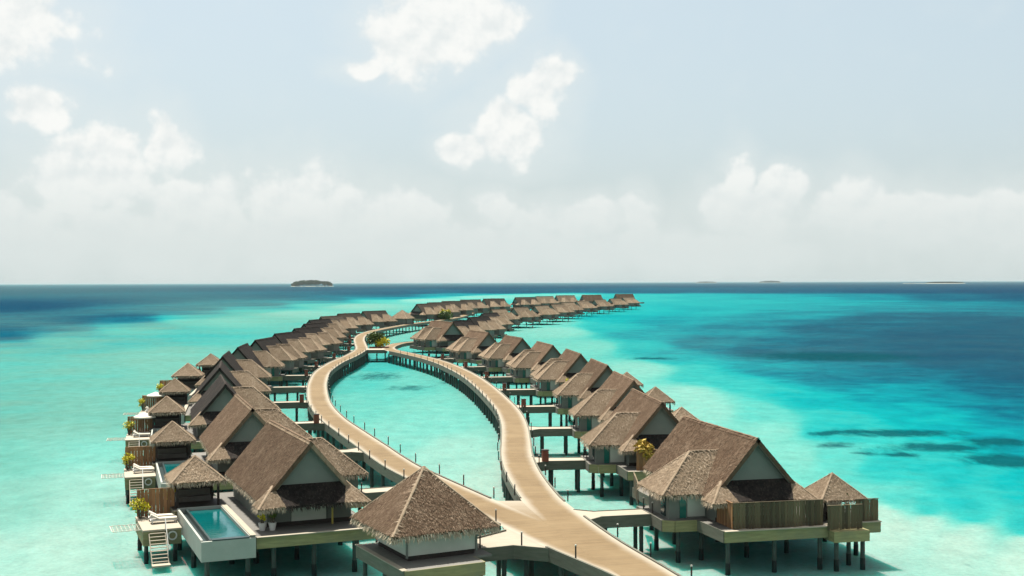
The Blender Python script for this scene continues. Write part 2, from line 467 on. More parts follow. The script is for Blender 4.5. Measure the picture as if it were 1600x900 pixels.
# ------------------------------------------------------------------ mesh helpers
class MB:
    """collects shapes and links them as one mesh object"""
    def __init__(self):
        self.v, self.f, self.t = [], [], []

    def add(self, verts, faces, tint=0.22):
        k = len(self.v)
        self.v += [tuple(p) for p in verts]
        self.f += [tuple(i + k for i in f) for f in faces]
        self.t += [tint] * len(faces)
        return self

    def box(self, x0, x1, y0, y1, z0, z1):
        if x0 > x1: x0, x1 = x1, x0
        if y0 > y1: y0, y1 = y1, y0
        return self.add([(x0, y0, z0), (x1, y0, z0), (x1, y1, z0), (x0, y1, z0), (x0, y0, z1), (x1, y0, z1), (x1, y1, z1), (x0, y1, z1)],
                        [(3, 2, 1, 0), (4, 5, 6, 7), (0, 1, 5, 4), (1, 2, 6, 5), (2, 3, 7, 6), (3, 0, 4, 7)])

    def prism(self, poly, z0, z1, top=True, bottom=True):
        a = sum(p[0] * q[1] - q[0] * p[1] for p, q in zip(poly, poly[1:] + poly[:1]))
        if a < 0:
            poly = poly[::-1]
        n = len(poly)
        fs = [(i, (i + 1) % n, n + (i + 1) % n, n + i) for i in range(n)]
        if top: fs.append(tuple(range(n, 2 * n)))
        if bottom: fs.append(tuple(range(n - 1, -1, -1)))
        return self.add([(x, y, z0) for x, y in poly] + [(x, y, z1) for x, y in poly], fs)

    def cyl(self, x, y, z0, z1, r0, r1=None, n=8):
        r1 = r0 if r1 is None else r1
        vs_ = [(x + r0 * math.cos(2 * math.pi * i / n), y + r0 * math.sin(2 * math.pi * i / n), z0) for i in range(n)]
        vs_ += [(x + r1 * math.cos(2 * math.pi * i / n), y + r1 * math.sin(2 * math.pi * i / n), z1) for i in range(n)]
        return self.add(vs_, [(i, (i + 1) % n, n + (i + 1) % n, n + i) for i in range(n)] + [tuple(range(n, 2 * n)), tuple(range(n - 1, -1, -1))])

    def bar(self, a, b, w, h):
        """square bar from a to b"""
        a, b = Vector(a), Vector(b)
        d = (b - a).normalized()
        s = d.cross(Vector((0, 0, 1)))
        s = Vector((1, 0, 0)) if s.length < 1e-4 else s.normalized()
        u = s.cross(d)
        c = [(-w / 2, -h / 2), (w / 2, -h / 2), (w / 2, h / 2), (-w / 2, h / 2)]
        vs_ = [a + s * p + u * q for p, q in c] + [b + s * p + u * q for p, q in c]
        return self.add(vs_, [(0, 1, 5, 4), (1, 2, 6, 5), (2, 3, 7, 6), (3, 0, 4, 7), (3, 2, 1, 0), (4, 5, 6, 7)])

    def mesh(self, name):
        me = bpy.data.meshes.new(name)
        me.from_pydata(self.v, [], self.f)
        at = me.attributes.new('tint', 'FLOAT', 'FACE')
        at.data.foreach_set('value', self.t)
        me.update()
        return me

    def build(self, name, material, parent=None):
        me = self.mesh(name)
        me.materials.append(M[material])
        return link(name, me, parent)


def link(name, me, parent=None):
    o = bpy.data.objects.new(name, me)
    COL.objects.link(o)
    if parent is not None:
        o.parent = parent
    return o


def tag(o, label=None, cat=None, group=None, kind=None):
    if label: o['label'] = label
    if cat: o['category'] = cat
    if group: o['group'] = group
    if kind: o['kind'] = kind
    return o


def empty(name, loc, rz=0.0):
    o = bpy.data.objects.new(name, None)
    o.empty_display_size = 0.3
    COL.objects.link(o)
    o.location = loc
    o.rotation_euler = (0, 0, rz)
    return o


def copy_tree(o, parent=None):
    c = o.copy()
    COL.objects.link(c)
    c.parent = parent
    for ch in o.children:
        copy_tree(ch, c)
    return c


def drop_tree(o):
    for ch in list(o.children):
        drop_tree(ch)
    bpy.data.objects.remove(o)


def thatched(faces, eaves, thick=0.28, dens=16.0, fringe=9.0, rnd=None):
    """thatch slab: thick planes, thousands of loose straws lying down the slope, ragged fringe along the eaves"""
    rnd = rnd or random.Random(3)
    mb = MB()
    for poly in faces:
        P = [Vector(p) for p in poly]
        n = (P[1] - P[0]).cross(P[2] - P[0]).normalized()
        if n.z < 0:
            P.reverse(); n = -n
        down = (Vector((0, 0, -1)) + n * n.z)
        down = down.normalized() if down.length > 1e-4 else Vector((1, 0, 0))
        side = n.cross(down)
        k = len(P)
        mb.add(P + [p - n * thick for p in P], [tuple(range(k)), tuple(range(2 * k - 1, k - 1, -1))] + [(i, k + i, k + (i + 1) % k, (i + 1) % k) for i in range(k)], 0.24)
        for i in range(1, k - 1):
            a, b, c = P[0], P[i], P[i + 1]
            area = (b - a).cross(c - a).length / 2
            for _ in range(int(area * dens * 4.2)):
                u, v = rnd.random(), rnd.random()
                if u + v > 1: u, v = 1 - u, 1 - v
                p = a + (b - a) * u + (c - a) * v + n * 0.012
                w = rnd.uniform(0.04, 0.10)
                ln = rnd.uniform(0.10, 0.26)
                d = (down + side * rnd.uniform(-0.35, 0.35)).normalized()
                q = p + d * ln + n * rnd.uniform(0.012, 0.055)
                mb.add([p - side * w / 2, p + side * w / 2, q], [(0, 1, 2)], rnd.choice((rnd.uniform(0.02, 0.28), rnd.uniform(0.18, 0.40), rnd.uniform(0.28, 0.58))))
    fr = MB()
    for a, b, outd in eaves:
        a, b, outd = Vector(a), Vector(b), Vector(outd).normalized()
        e = (b - a); L = e.length; e.normalize()
        for _ in range(int(L * fringe * 2.6)):
            p = a + e * rnd.uniform(0, L) - Vector((0, 0, rnd.uniform(0, thick))) - outd * rnd.uniform(0.0, 0.12)
            w = rnd.uniform(0.05, 0.12)
            ln = rnd.uniform(0.16, 0.42)
            q = p + (outd * rnd.uniform(0.25, 0.75) + Vector((0, 0, -1)) * rnd.uniform(0.55, 1.1) + e * rnd.uniform(-0.3, 0.3)).normalized() * ln
            fr.add([p - e * w / 2, p + e * w / 2, q], [(0, 1, 2)], rnd.uniform(0.10, 0.60))
    return mb, fr


def ridge_cap(lines, r=0.065, rnd=None):
    """rolled thatch along ridges and hips"""
    rnd = rnd or random.Random(5)
    mb = MB()
    for a, b in lines:
        a, b = Vector(a), Vector(b)
        d = (b - a).normalized()
        s = d.cross(Vector((0, 0, 1))).normalized()
        u = s.cross(d)
        L = (b - a).length
        k = max(2, int(L / 0.5))
        rings = []
        for j in range(k + 1):
            c = a + d * (L * j / k)
            rr = r * rnd.uniform(0.8, 1.2)
            rings.append([c + s * rr * 1.5 * math.cos(t) + u * (rr * 0.7 * math.sin(t)) for t in (R(-25), R(20), R(60), R(90), R(120), R(160), R(205))])
        vs_ = [p for ring in rings for p in ring]
        fs = [(j * 7 + i, (j + 1) * 7 + i, (j + 1) * 7 + i + 1, j * 7 + i + 1) for j in range(k) for i in range(6)]
        mb.add(vs_, fs, 0.36)
        for _ in range(int(L * 9)):
            p = a + d * rnd.uniform(0, L) + u * r * 0.55
            sd = rnd.choice((-1, 1))
            q = p + s * sd * rnd.uniform(0.25, 0.45) - u * rnd.uniform(0.10, 0.22)
            w = rnd.uniform(0.06, 0.14)
            mb.add([p - d * w / 2, p + d * w / 2, q], [(0, 1, 2)], rnd.uniform(0.30, 0.62))
    return mb


DECK = 2.75


def catmull(pts, step):
    """smooth line through points, resampled every step metres"""
    P = [Vector((p[0], p[1], 0)) for p in pts]
    P = [P[0] * 2 - P[1]] + P + [P[-1] * 2 - P[-2]]
    out = []
    for i in range(1, len(P) - 2):
        p0, p1, p2, p3 = P[i - 1:i + 3]
        n = max(2, int((p2 - p1).length / step))
        for j in range(n):
            t = j / n
            out.append(0.5 * ((2 * p1) + (p2 - p0) * t + (2 * p0 - 5 * p1 + 4 * p2 - p3) * t * t + (3 * p1 - p0 - 3 * p2 + p3) * t ** 3))
    out.append(P[-2])
    return out


def offset_lines(cl, w):
    lft, rgt = [], []
    for i, p in enumerate(cl):
        d = (cl[min(i + 1, len(cl) - 1)] - cl[max(i - 1, 0)]).normalized()
        s = Vector((d.y, -d.x, 0))
        ww = w[i] if isinstance(w, list) else w
        rgt.append(p + s * ww / 2); lft.append(p - s * ww / 2)
    return lft, rgt

SOUNDINGS = [(-38.8,89.4,0.05),(-34.7,91.4,0.03),(-29.1,89.3,0.05),(-48.6,112.1,0.12),(-42.4,115.2,0.08),(-62.6,144.5,0.2),(-59.0,155.6,0.16),(-88.1,203.5,0.3),(-71.4,203.0,0.22),(-118.2,273.1,0.32),(-102.7,292.1,0.28),(-93.6,314.4,0.2),(-159.6,368.9,0.38),(-167.0,441.0,0.36),(-175.4,540.5,0.34),(-179.4,663.4,0.26),(-179.5,414.9,0.6),(-185.4,489.6,0.6),(-193.7,597.1,0.58),(-203.0,750.6,0.45),(-194.0,897.0,0.35),(-183.3,1130.1,0.3),(-150.7,1393.6,0.3),(-200.3,463.0,0.82),(-208.3,550.3,0.8),(-216.4,666.9,0.76),(-224.0,828.5,0.66),(-218.6,1010.5,0.62),(-210.1,1294.9,0.6),(-171.7,1587.4,0.6),(-105.5,1950.6,0.6),(-253.1,585.1,0.9),(-253.8,670.4,0.88),(-259.7,800.5,0.86),(-262.0,969.1,0.84),(-250.2,1156.7,0.82),(-245.9,1516.0,0.8),(-204.1,1887.4,0.8),(-476.3,1101.2,0.97),(-481.6,1484.6,0.94),(-383.3,1772.5,0.92),(-251.6,2327.0,0.92),(-0.0,2529.1,0.92),(-1531.0,3540.4,1.0),(-905.4,4187.2,1.0),(0.0,4540.9,0.96),(-163.7,672.8,0.2),(-155.3,820.4,0.13),(-145.9,1079.5,0.12),(-114.4,1410.5,0.12),(-47.7,1764.7,0.16),(51.5,1906.7,0.22),(188.4,1742.8,0.42),(261.9,1615.0,0.48),(357.1,1468.3,0.55),(-32.9,252.7,0.29),(-20.5,252.3,0.24),(-35.5,311.8,0.36),(-26.2,201.7,0.23),(-10.9,201.2,0.18),(-7.8,143.4,0.08),(-13.9,182.9,0.18),(-2.0,121.5,0.02),(-15.7,160.9,0.16),(-46.8,480.0,0.2),(-37.8,155.2,0.2),(5.4,125.1,0.07),(9.8,182.3,0.18),(8.4,223.1,0.22),(10.0,93.0,0.03),(13.5,125.0,0.1),(-4.9,89.0,0.05),(-19.4,89.2,0.15),(21.8,505.4,0.15),(16.8,624.7,0.22),(11.3,702.3,0.28),(26.9,383.4,0.2),(30.9,286.5,0.15),(33.6,222.3,0.12),(30.8,190.4,0.13),(35.9,166.4,0.17),(34.6,142.5,0.18),(38.5,142.4,0.27),(36.7,113.2,0.3),(38.2,108.8,0.36),(40.7,104.8,0.4),(33.8,107.1,0.03),(36.4,103.7,0.03),(38.9,100.0,0.03),(41.2,95.4,0.03),(32.7,100.9,0.01),(35.8,94.8,0.01),(38.2,88.4,0.0),(47.0,124.4,0.42),(52.1,120.5,0.45),(43.2,100.0,0.41),(42.4,112.1,0.42),(43.0,132.8,0.4),(41.1,190.1,0.27),(44.9,166.1,0.42),(66.5,189.4,0.5),(68.7,158.9,0.55),(47.2,249.8,0.42),(41.8,258.1,0.38),(51.0,210.0,0.48),(71.7,221.1,0.58),(79.1,209.1,0.62),(81.7,189.0,0.67),(41.3,382.6,0.45),(45.1,334.1,0.52),(61.6,285.2,0.65),(69.4,257.1,0.7),(85.9,265.1,0.76),(94.6,233.4,0.8),(43.6,537.9,0.45),(51.1,473.2,0.6),(64.9,400.5,0.75),(82.2,380.3,0.85),(97.8,362.0,0.92),(116.1,330.6,0.96),(114.1,264.0,0.9),(155.2,358.9,0.98),(163.5,465.4,0.95),(134.3,497.1,0.85),(100.9,533.4,0.7),(83.6,618.6,0.6),(56.5,697.6,0.48),(43.9,813.5,0.38),(97.2,899.3,0.46),(144.8,893.0,0.5),(193.5,795.7,0.62),(213.5,658.4,0.85),(247.8,655.0,0.9),(242.3,560.3,0.95),(373.1,862.7,0.75),(368.7,974.6,0.7),(318.5,982.1,0.65),(305.3,1129.7,0.55),(236.9,1252.6,0.48),(146.8,1357.8,0.42),(338.0,1563.5,0.55),(465.3,1565.3,0.66),(581.5,1536.9,0.82),(656.7,1518.6,0.9),(280.0,2590.0,0.86),(573.8,2653.9,0.9),(826.3,2547.6,0.95),(1059.2,2449.5,1.0),(1224.4,5662.8,0.97),(2078.6,4806.8,1.0)]
SEAGRASS = [(-110.6,255.6,0.9),(-62.6,144.5,0.75),(-80.0,184.7,0.9),(-93.8,255.0,0.9),(-110.9,341.7,0.85),(-68.0,193.2,0.8),(-122.4,411.6,0.75),(-146.5,576.3,0.6),(-51.5,118.7,0.5),(-154.0,355.8,0.8),(-165.1,436.1,0.9),(-174.6,586.9,0.9),(-161.4,746.2,0.8),(-154.4,892.0,0.5),(-170.7,394.4,0.8),(-191.5,442.5,0.3),(-210.1,485.5,0.0),(-223.8,689.9,0.0),(-38.8,89.4,0.0),(-34.6,98.1,0.0),(-47.4,134.6,0.05),(-123.9,458.0,0.45),(-8.4,154.5,0.0),(16.6,153.9,0.0),(49.7,153.2,0.0),(178.8,661.8,0.1),(-27.4,252.5,0.25),(43.9,813.5,0.0),(-88.3,1631.9,0.0),(-476.3,1101.2,0.0),(-0.0,2895.6,0.0),(720.0,1902.9,0.0)]
REEFS = [(53.1,163.9,10.1,4.7),(54.2,149.6,7.6,4.5),(63.5,154.7,5.0,4.8),(57.6,138.5,5.6,6.3),(47.5,166.1,3.6,2.8),(41.9,152.2,3.1,2.3),(42.8,163.5,2.1,2.7),(47.0,143.8,2.3,2.6),(43.2,145.5,2.0,1.6),(-30.3,266.1,6.5,12.4),(-20.6,237.3,5.1,7.1),(-13.0,252.0,3.4,8.0),(89.7,331.9,26.5,22.2),(38.7,326.1,7.0,5.3)]


# ------------------------------------------------------------------ sea and lagoon bed
def shepard(points, qa, ql, power):
    az = np.array([math.atan2(p[0], p[1]) for p in points]); lr = np.array([math.log(math.hypot(p[0], p[1])) for p in points])
    val = np.array([p[2] for p in points])
    out = np.empty(len(qa))
    for s in range(0, len(qa), 20000):
        a = qa[s:s + 20000, None]; l = ql[s:s + 20000, None]
        d2 = ((a - az) * 5.5) ** 2 + ((l - lr) * 1.5) ** 2 + 4e-4
        w = d2 ** (-power / 2)
        out[s:s + 20000] = (w * val).sum(1) / w.sum(1)
    return out


ang = np.concatenate([np.linspace(-math.pi, -0.62, 60, endpoint=False), np.linspace(-0.62, 0.62, 420), np.linspace(0.62, math.pi, 60)[1:-1]])
rad = np.concatenate([[0.0, 15.0, 30.0], np.exp(np.linspace(math.log(45.0), math.log(70000.0), 390))])
AA, RR = np.meshgrid(ang, rad)
X = (np.sin(AA) * RR).ravel(); Y = (np.cos(AA) * RR).ravel()
na, nr = len(ang), len(rad)
idx = np.arange(na * nr).reshape(nr, na)
q = np.stack([idx[:-1, :], np.roll(idx, -1, 1)[:-1, :], np.roll(idx, -1, 1)[1:, :], idx[1:, :]], -1).reshape(-1, 4)
me = bpy.data.meshes.new('seabed')
me.vertices.add(na * nr)
co = np.stack([X, Y, np.full_like(X, -0.45)], 1)
me.vertices.foreach_set('co', co.ravel())
me.loops.add(q.size); me.loops.foreach_set('vertex_index', q.ravel())
me.polygons.add(len(q)); me.polygons.foreach_set('loop_start', np.arange(0, q.size, 4)); me.polygons.foreach_set('loop_total', np.full(len(q), 4))
me.update(calc_edges=True)
QA, QL = AA.ravel(), np.log(np.maximum(RR.ravel(), 20.0))
depth = shepard(SOUNDINGS, np.clip(QA, -0.55, 0.55), QL, 4.5)
grass = shepard(SEAGRASS, np.clip(QA, -0.55, 0.55), QL, 3.5)
reef = np.zeros(len(X))
for x, y, rx, ry in REEFS:
    reef = np.maximum(reef, (0.62 if x < 0 else 1.0) * np.clip(1.0 - np.sqrt(((X - x) / (rx * 1.35)) ** 2 + ((Y - y) / (ry * 1.35)) ** 2), 0, 1) * 1.1)
for nm, arr in (('depth', depth), ('grass', grass), ('reef', reef)):
    at = me.attributes.new(nm, 'FLOAT', 'POINT')
    at.data.foreach_set('value', arr.astype(np.float32))
me.materials.append(M['seabed'])
tag(link('seabed', me), 'pale sandy lagoon bed with darker reef patches', 'seabed', kind='structure')
sb = MB()
ring = [(70000 * math.sin(2 * math.pi * i / 96), 70000 * math.cos(2 * math.pi * i / 96), 0.0) for i in range(96)]
sb.add([(0, 0, 0)] + ring, [(0, 1 + (i + 1) % 96, 1 + i) for i in range(96)])
tag(sb.build('sea', 'sea'), 'clear turquoise sea reaching the horizon', 'sea', kind='structure')

# ------------------------------------------------------------------ boardwalk
RIGHT_OUT = [(13.0, 60.0), (10.1, 71.9), (7.5, 81.2), (5.5, 90.1), (4.0, 98.2), (2.7, 111.0), (2.15, 122.3), (2.1, 134.0), (2.0, 146.0), (1.6, 157.0), (0.9, 167.0), (-0.3, 179.0), (-3.1, 203.0), (-6.9, 229.0),
             (-12.4, 257.0), (-17.3, 276.0), (-22.2, 291.0), (-26.6, 303.5), (-30.2, 313.5), (-32.2, 325.0), (-32.3, 337.0), (-31.0, 349.0), (-27.0, 358.0), (-20.0, 366.0)]
LEFT_OUT = [(9.6, 63.0), (5.9, 72.0), (2.2, 79.6), (-1.0, 87.1), (-5.6, 98.0), (-10.2, 108.8), (-12.5, 114.6), (-14.8, 121.5), (-16.8, 128.0), (-20.6, 139.9), (-25.5, 155.8), (-30.2, 175.0), (-34.4, 197.9), (-37.3, 217.0), (-39.9, 239.0),
            (-41.2, 264.3), (-41.2, 290.0), (-42.3, 318.0), (-46.0, 345.0), (-50.2, 375.0), (-53.0, 405.0), (-53.4, 435.0), (-51.4, 462.0), (-47.8, 495.0), (-42.9, 527.0), (-35.5, 562.0), (-29.5, 610.0), (-26.5, 670.0), (-22.0, 735.0),
            (-6.0, 800.0), (26.0, 862.0), (70.0, 925.0)]
WALK = 3.45
bw = empty('boardwalk', (0, 0, 0))
tag(bw, 'sandy timber boardwalk on piles splitting into a long loop', 'boardwalk', kind='structure')


def walk_strip(edge_pts, side, z, step, width=WALK):
    """boards between a given outer edge and its offset; side +1: the strip lies to the left of the line"""
    e = catmull(edge_pts, step)
    lft, rgt = offset_lines(e, width * 2)
    o = lft if side > 0 else rgt
    return e, [p.copy() for p in o]


def walk_mesh(a, b, z, name='planking', joined=0):
    """a = right edge, b = left edge: sheet with seven lines across, wear and running length as attributes"""
    n = len(a)
    ks = (0.0, 0.07, 0.2, 0.5, 0.8, 0.93, 1.0)
    wear = (1.0, 0.92, 0.45, 0.0, 0.45, 0.92, 1.0)
    vs_, ed, al = [], [], []
    run = 0.0
    for i in range(n):
        if i: run += ((a[i] + b[i]) / 2 - (a[i - 1] + b[i - 1]) / 2).length
        for k, w in zip(ks, wear):
            p = a[i].lerp(b[i], k)
            if joined and (k > 0.5) == (joined > 0) and k != 0.5 and p.y < 99:
                w *= max(0.0, min(1.0, (p.y - 84) / 12))
            vs_.append((p.x, p.y, z)); ed.append(w); al.append(run)
    fs = [(i * 7 + j, i * 7 + j + 1, (i + 1) * 7 + j + 1, (i + 1) * 7 + j) for i in range(n - 1) for j in range(6)]
    me = bpy.data.meshes.new(name)
    me.from_pydata(vs_, [], [f[::-1] for f in fs])
    for nm, arr in (('edge', ed), ('along', al)):
        at = me.attributes.new(nm, 'FLOAT', 'POINT'); at.data.foreach_set('value', arr)
    me.materials.append(M['jetty'])
    me.update()
    if me.polygons[0].normal.z < 0:
        me.flip_normals()
    return link(name, me, bw)


def beam_along(line, z0, z1, inset, w, side, name, material):
    """edge beam following a line (side +1: body lies left of the line)"""
    lft, rgt = offset_lines(line, 2 * inset)
    l2, r2 = offset_lines(line, 2 * (inset + w))
    p, q_ = (lft, l2) if side > 0 else (rgt, r2)
    n = len(line)
    vs_ = [(v.x, v.y, z) for i in range(n) for v, z in ((p[i], z0), (p[i], z1), (q_[i], z1), (q_[i], z0))]
    fs = [(i * 4 + j, i * 4 + (j + 1) % 4, (i + 1) * 4 + (j + 1) % 4, (i + 1) * 4 + j) for i in range(n - 1) for j in range(4)]
    fs += [(0, 1, 2, 3), tuple((n - 1) * 4 + j for j in (3, 2, 1, 0))]
    mb = MB(); mb.add(vs_, fs)
    return mb.build(name, material, bw)


r_out, r_in = walk_strip(RIGHT_OUT, +1, DECK, 1.5)
l_out, l_in = walk_strip(LEFT_OUT, -1, DECK, 1.5)
walk_mesh(r_out, r_in, DECK, joined=1)
walk_mesh(l_in, l_out, DECK - 0.004, joined=-1)
fill = bpy.data.meshes.new('planking')
fill.from_pydata([(4.2, 82.5, DECK - 0.008), (1.2, 96.7, DECK - 0.008), (-2.4, 96.7, DECK - 0.008), (1.9, 90.0, DECK - 0.008)], [], [(0, 1, 3), (3, 1, 2), (0, 3, 2)])
for nm, arr in (('edge', (0.1, 0.85, 0.85, 0.38)), ('along', (0.0, 14.0, 14.0, 7.0))):
    at = fill.attributes.new(nm, 'FLOAT', 'POINT'); at.data.foreach_set('value', arr)
fill.materials.append(M['jetty'])
link('planking', fill, bw)
fb = MB(); fb.box(-1.7, 0.6, 96.55, 96.75, DECK - 0.9, DECK - 0.012); fb.build('edge_beam', 'fascia_grey', bw)


def cut(line, y0, y1):
    return [p for p in line if y0 <= p.y <= y1]


beam_along(cut(r_out, 50, 91.2), DECK - 0.85, DECK + 0.09, -0.02, 0.16, +1, 'edge_beam', 'fascia_grey')
beam_along(cut(r_out, 95.2, 366), DECK - 0.85, DECK + 0.09, -0.02, 0.16, +1, 'edge_beam', 'fascia_grey')
beam_along(cut(r_in, 97.0, 309), DECK - 0.85, DECK + 0.09, -0.02, 0.16, -1, 'edge_beam', 'fascia_grey')
beam_along(cut(r_in, 325.0, 366), DECK - 0.85, DECK + 0.09, -0.02, 0.16, -1, 'edge_beam', 'fascia_grey')
beam_along(cut(l_out, 50, 80.4), DECK - 0.85, DECK + 0.09, -0.02, 0.16, -1, 'edge_beam', 'fascia_grey')
beam_along(cut(l_out, 86.8, 930), DECK - 0.85, DECK + 0.09, -0.02, 0.16, -1, 'edge_beam', 'fascia_grey')
beam_along(cut(l_in, 97.0, 312), DECK - 0.85, DECK + 0.09, -0.02, 0.16, +1, 'edge_beam', 'fascia_grey')
beam_along(cut(l_in, 325.0, 930), DECK - 0.85, DECK + 0.09, -0.02, 0.16, +1, 'edge_beam', 'fascia_grey')
# cross walk closing the loop
cw = MB(); cw.box(-39.2, -33.6, 314.0, 322.0, DECK - 0.016, DECK - 0.012); cw.build('planking', 'deck_pale', bw)
cw = MB(); cw.box(-39.0, -33.2, 313.8, 314.05, DECK - 0.85, DECK + 0.07); cw.build('edge_beam', 'fascia_grey', bw)

pile_mb = MB(); pile_mb.cyl(0, 0, -0.5, 2.0, 0.17, 0.17, 8)
PILE_ME = pile_mb.mesh('pile'); PILE_ME.materials.append(M['pile'])
foot_mb = MB(); foot_mb.cyl(0, 0, -0.5, 0.42, 0.20, 0.19, 8)
FOOT_ME = foot_mb.mesh('pile_foot'); FOOT_ME.materials.append(M['pile_foot'])


def pile(parent, x, y, foot=True, s=1.0):
    o = link('pile', PILE_ME, parent); o.location = (x, y, 0); o.scale = (s, s, 1)
    if foot:
        f = link('waterline_growth', FOOT_ME, o)
    return o


def every(line, d):
    out, acc = [], d
    for a, b in zip(line, line[1:]):
        acc += (b - a).length
        if acc >= d:
            out.append((b, (b - a).normalized())); acc = 0.0
    return out


npile = 0
for line, inw, y0, y1, d in ((r_in, 1, 97, 312, 3.0), (r_out, -1, 60, 312, 4.5), (l_in, -1, 97, 312, 3.0), (l_out, 1, 60, 312, 4.5), (l_in, -1, 330, 560, 6.0)):
    for p, t in every(cut(line, y0, y1), d):
        s = Vector((t.y, -t.x, 0)) * inw
        pile(bw, p.x + s.x * 0.35, p.y + s.y * 0.35, foot=False, s=1.15)
        npile += 1
for x in (-38.5, -36.0, -33.8):
    pile(bw, x, 315.0, False)


# ------------------------------------------------------------------ villas
HALF, EAVE, RIDGE, LONG = 3.75, 4.60, 8.94, 15.2


def roof_part(parent, name, faces, eaves, caps, material, dens, fringe, capmat='thatch_tan', seed=3, thick=0.28):
    body, fr = thatched(faces, eaves, thick, dens, fringe, random.Random(seed))
    o = body.build(name, material, parent)
    fo = fr.build('eave_fringe', 'thatch_dark' if material == 'thatch_dark' else 'thatch_pale', o)
    fo['kind'] = 'stuff'
    if caps:
        for k, ln in enumerate(caps):
            ridge_cap([ln], rnd=random.Random(seed + 1 + k)).build('ridge_cap', capmat, o)
    return o


def wing_roof(parent, s, u0, u1, out, dens, fringe, material='thatch_tan', seed=11, ridge=7.5):
    um = (u0 + u1) / 2
    e0, e1 = (s * -out, u0, 4.65), (s * -out, u1, 4.65)
    i0, i1 = (s * -2.6, u0, 4.65), (s * -2.6, u1, 4.65)
    ra, rb = (s * -1.25, um, ridge), (s * -(out - 3.3), um, ridge)
    faces = [(e0, i0, ra, rb), (e1, rb, ra, i1), (e0, rb, e1)]
    eaves = [(e0, (s * -3.6, u0, 4.65), (0, -1, 0)), (e1, (s * -3.6, u1, 4.65), (0, 1, 0)), (e0, e1, (-s, 0, 0))]
    return roof_part(parent, 'wing_roof', faces, eaves, [(ra, rb), (rb, e0), (rb, e1)], material, dens, fringe, seed=seed)


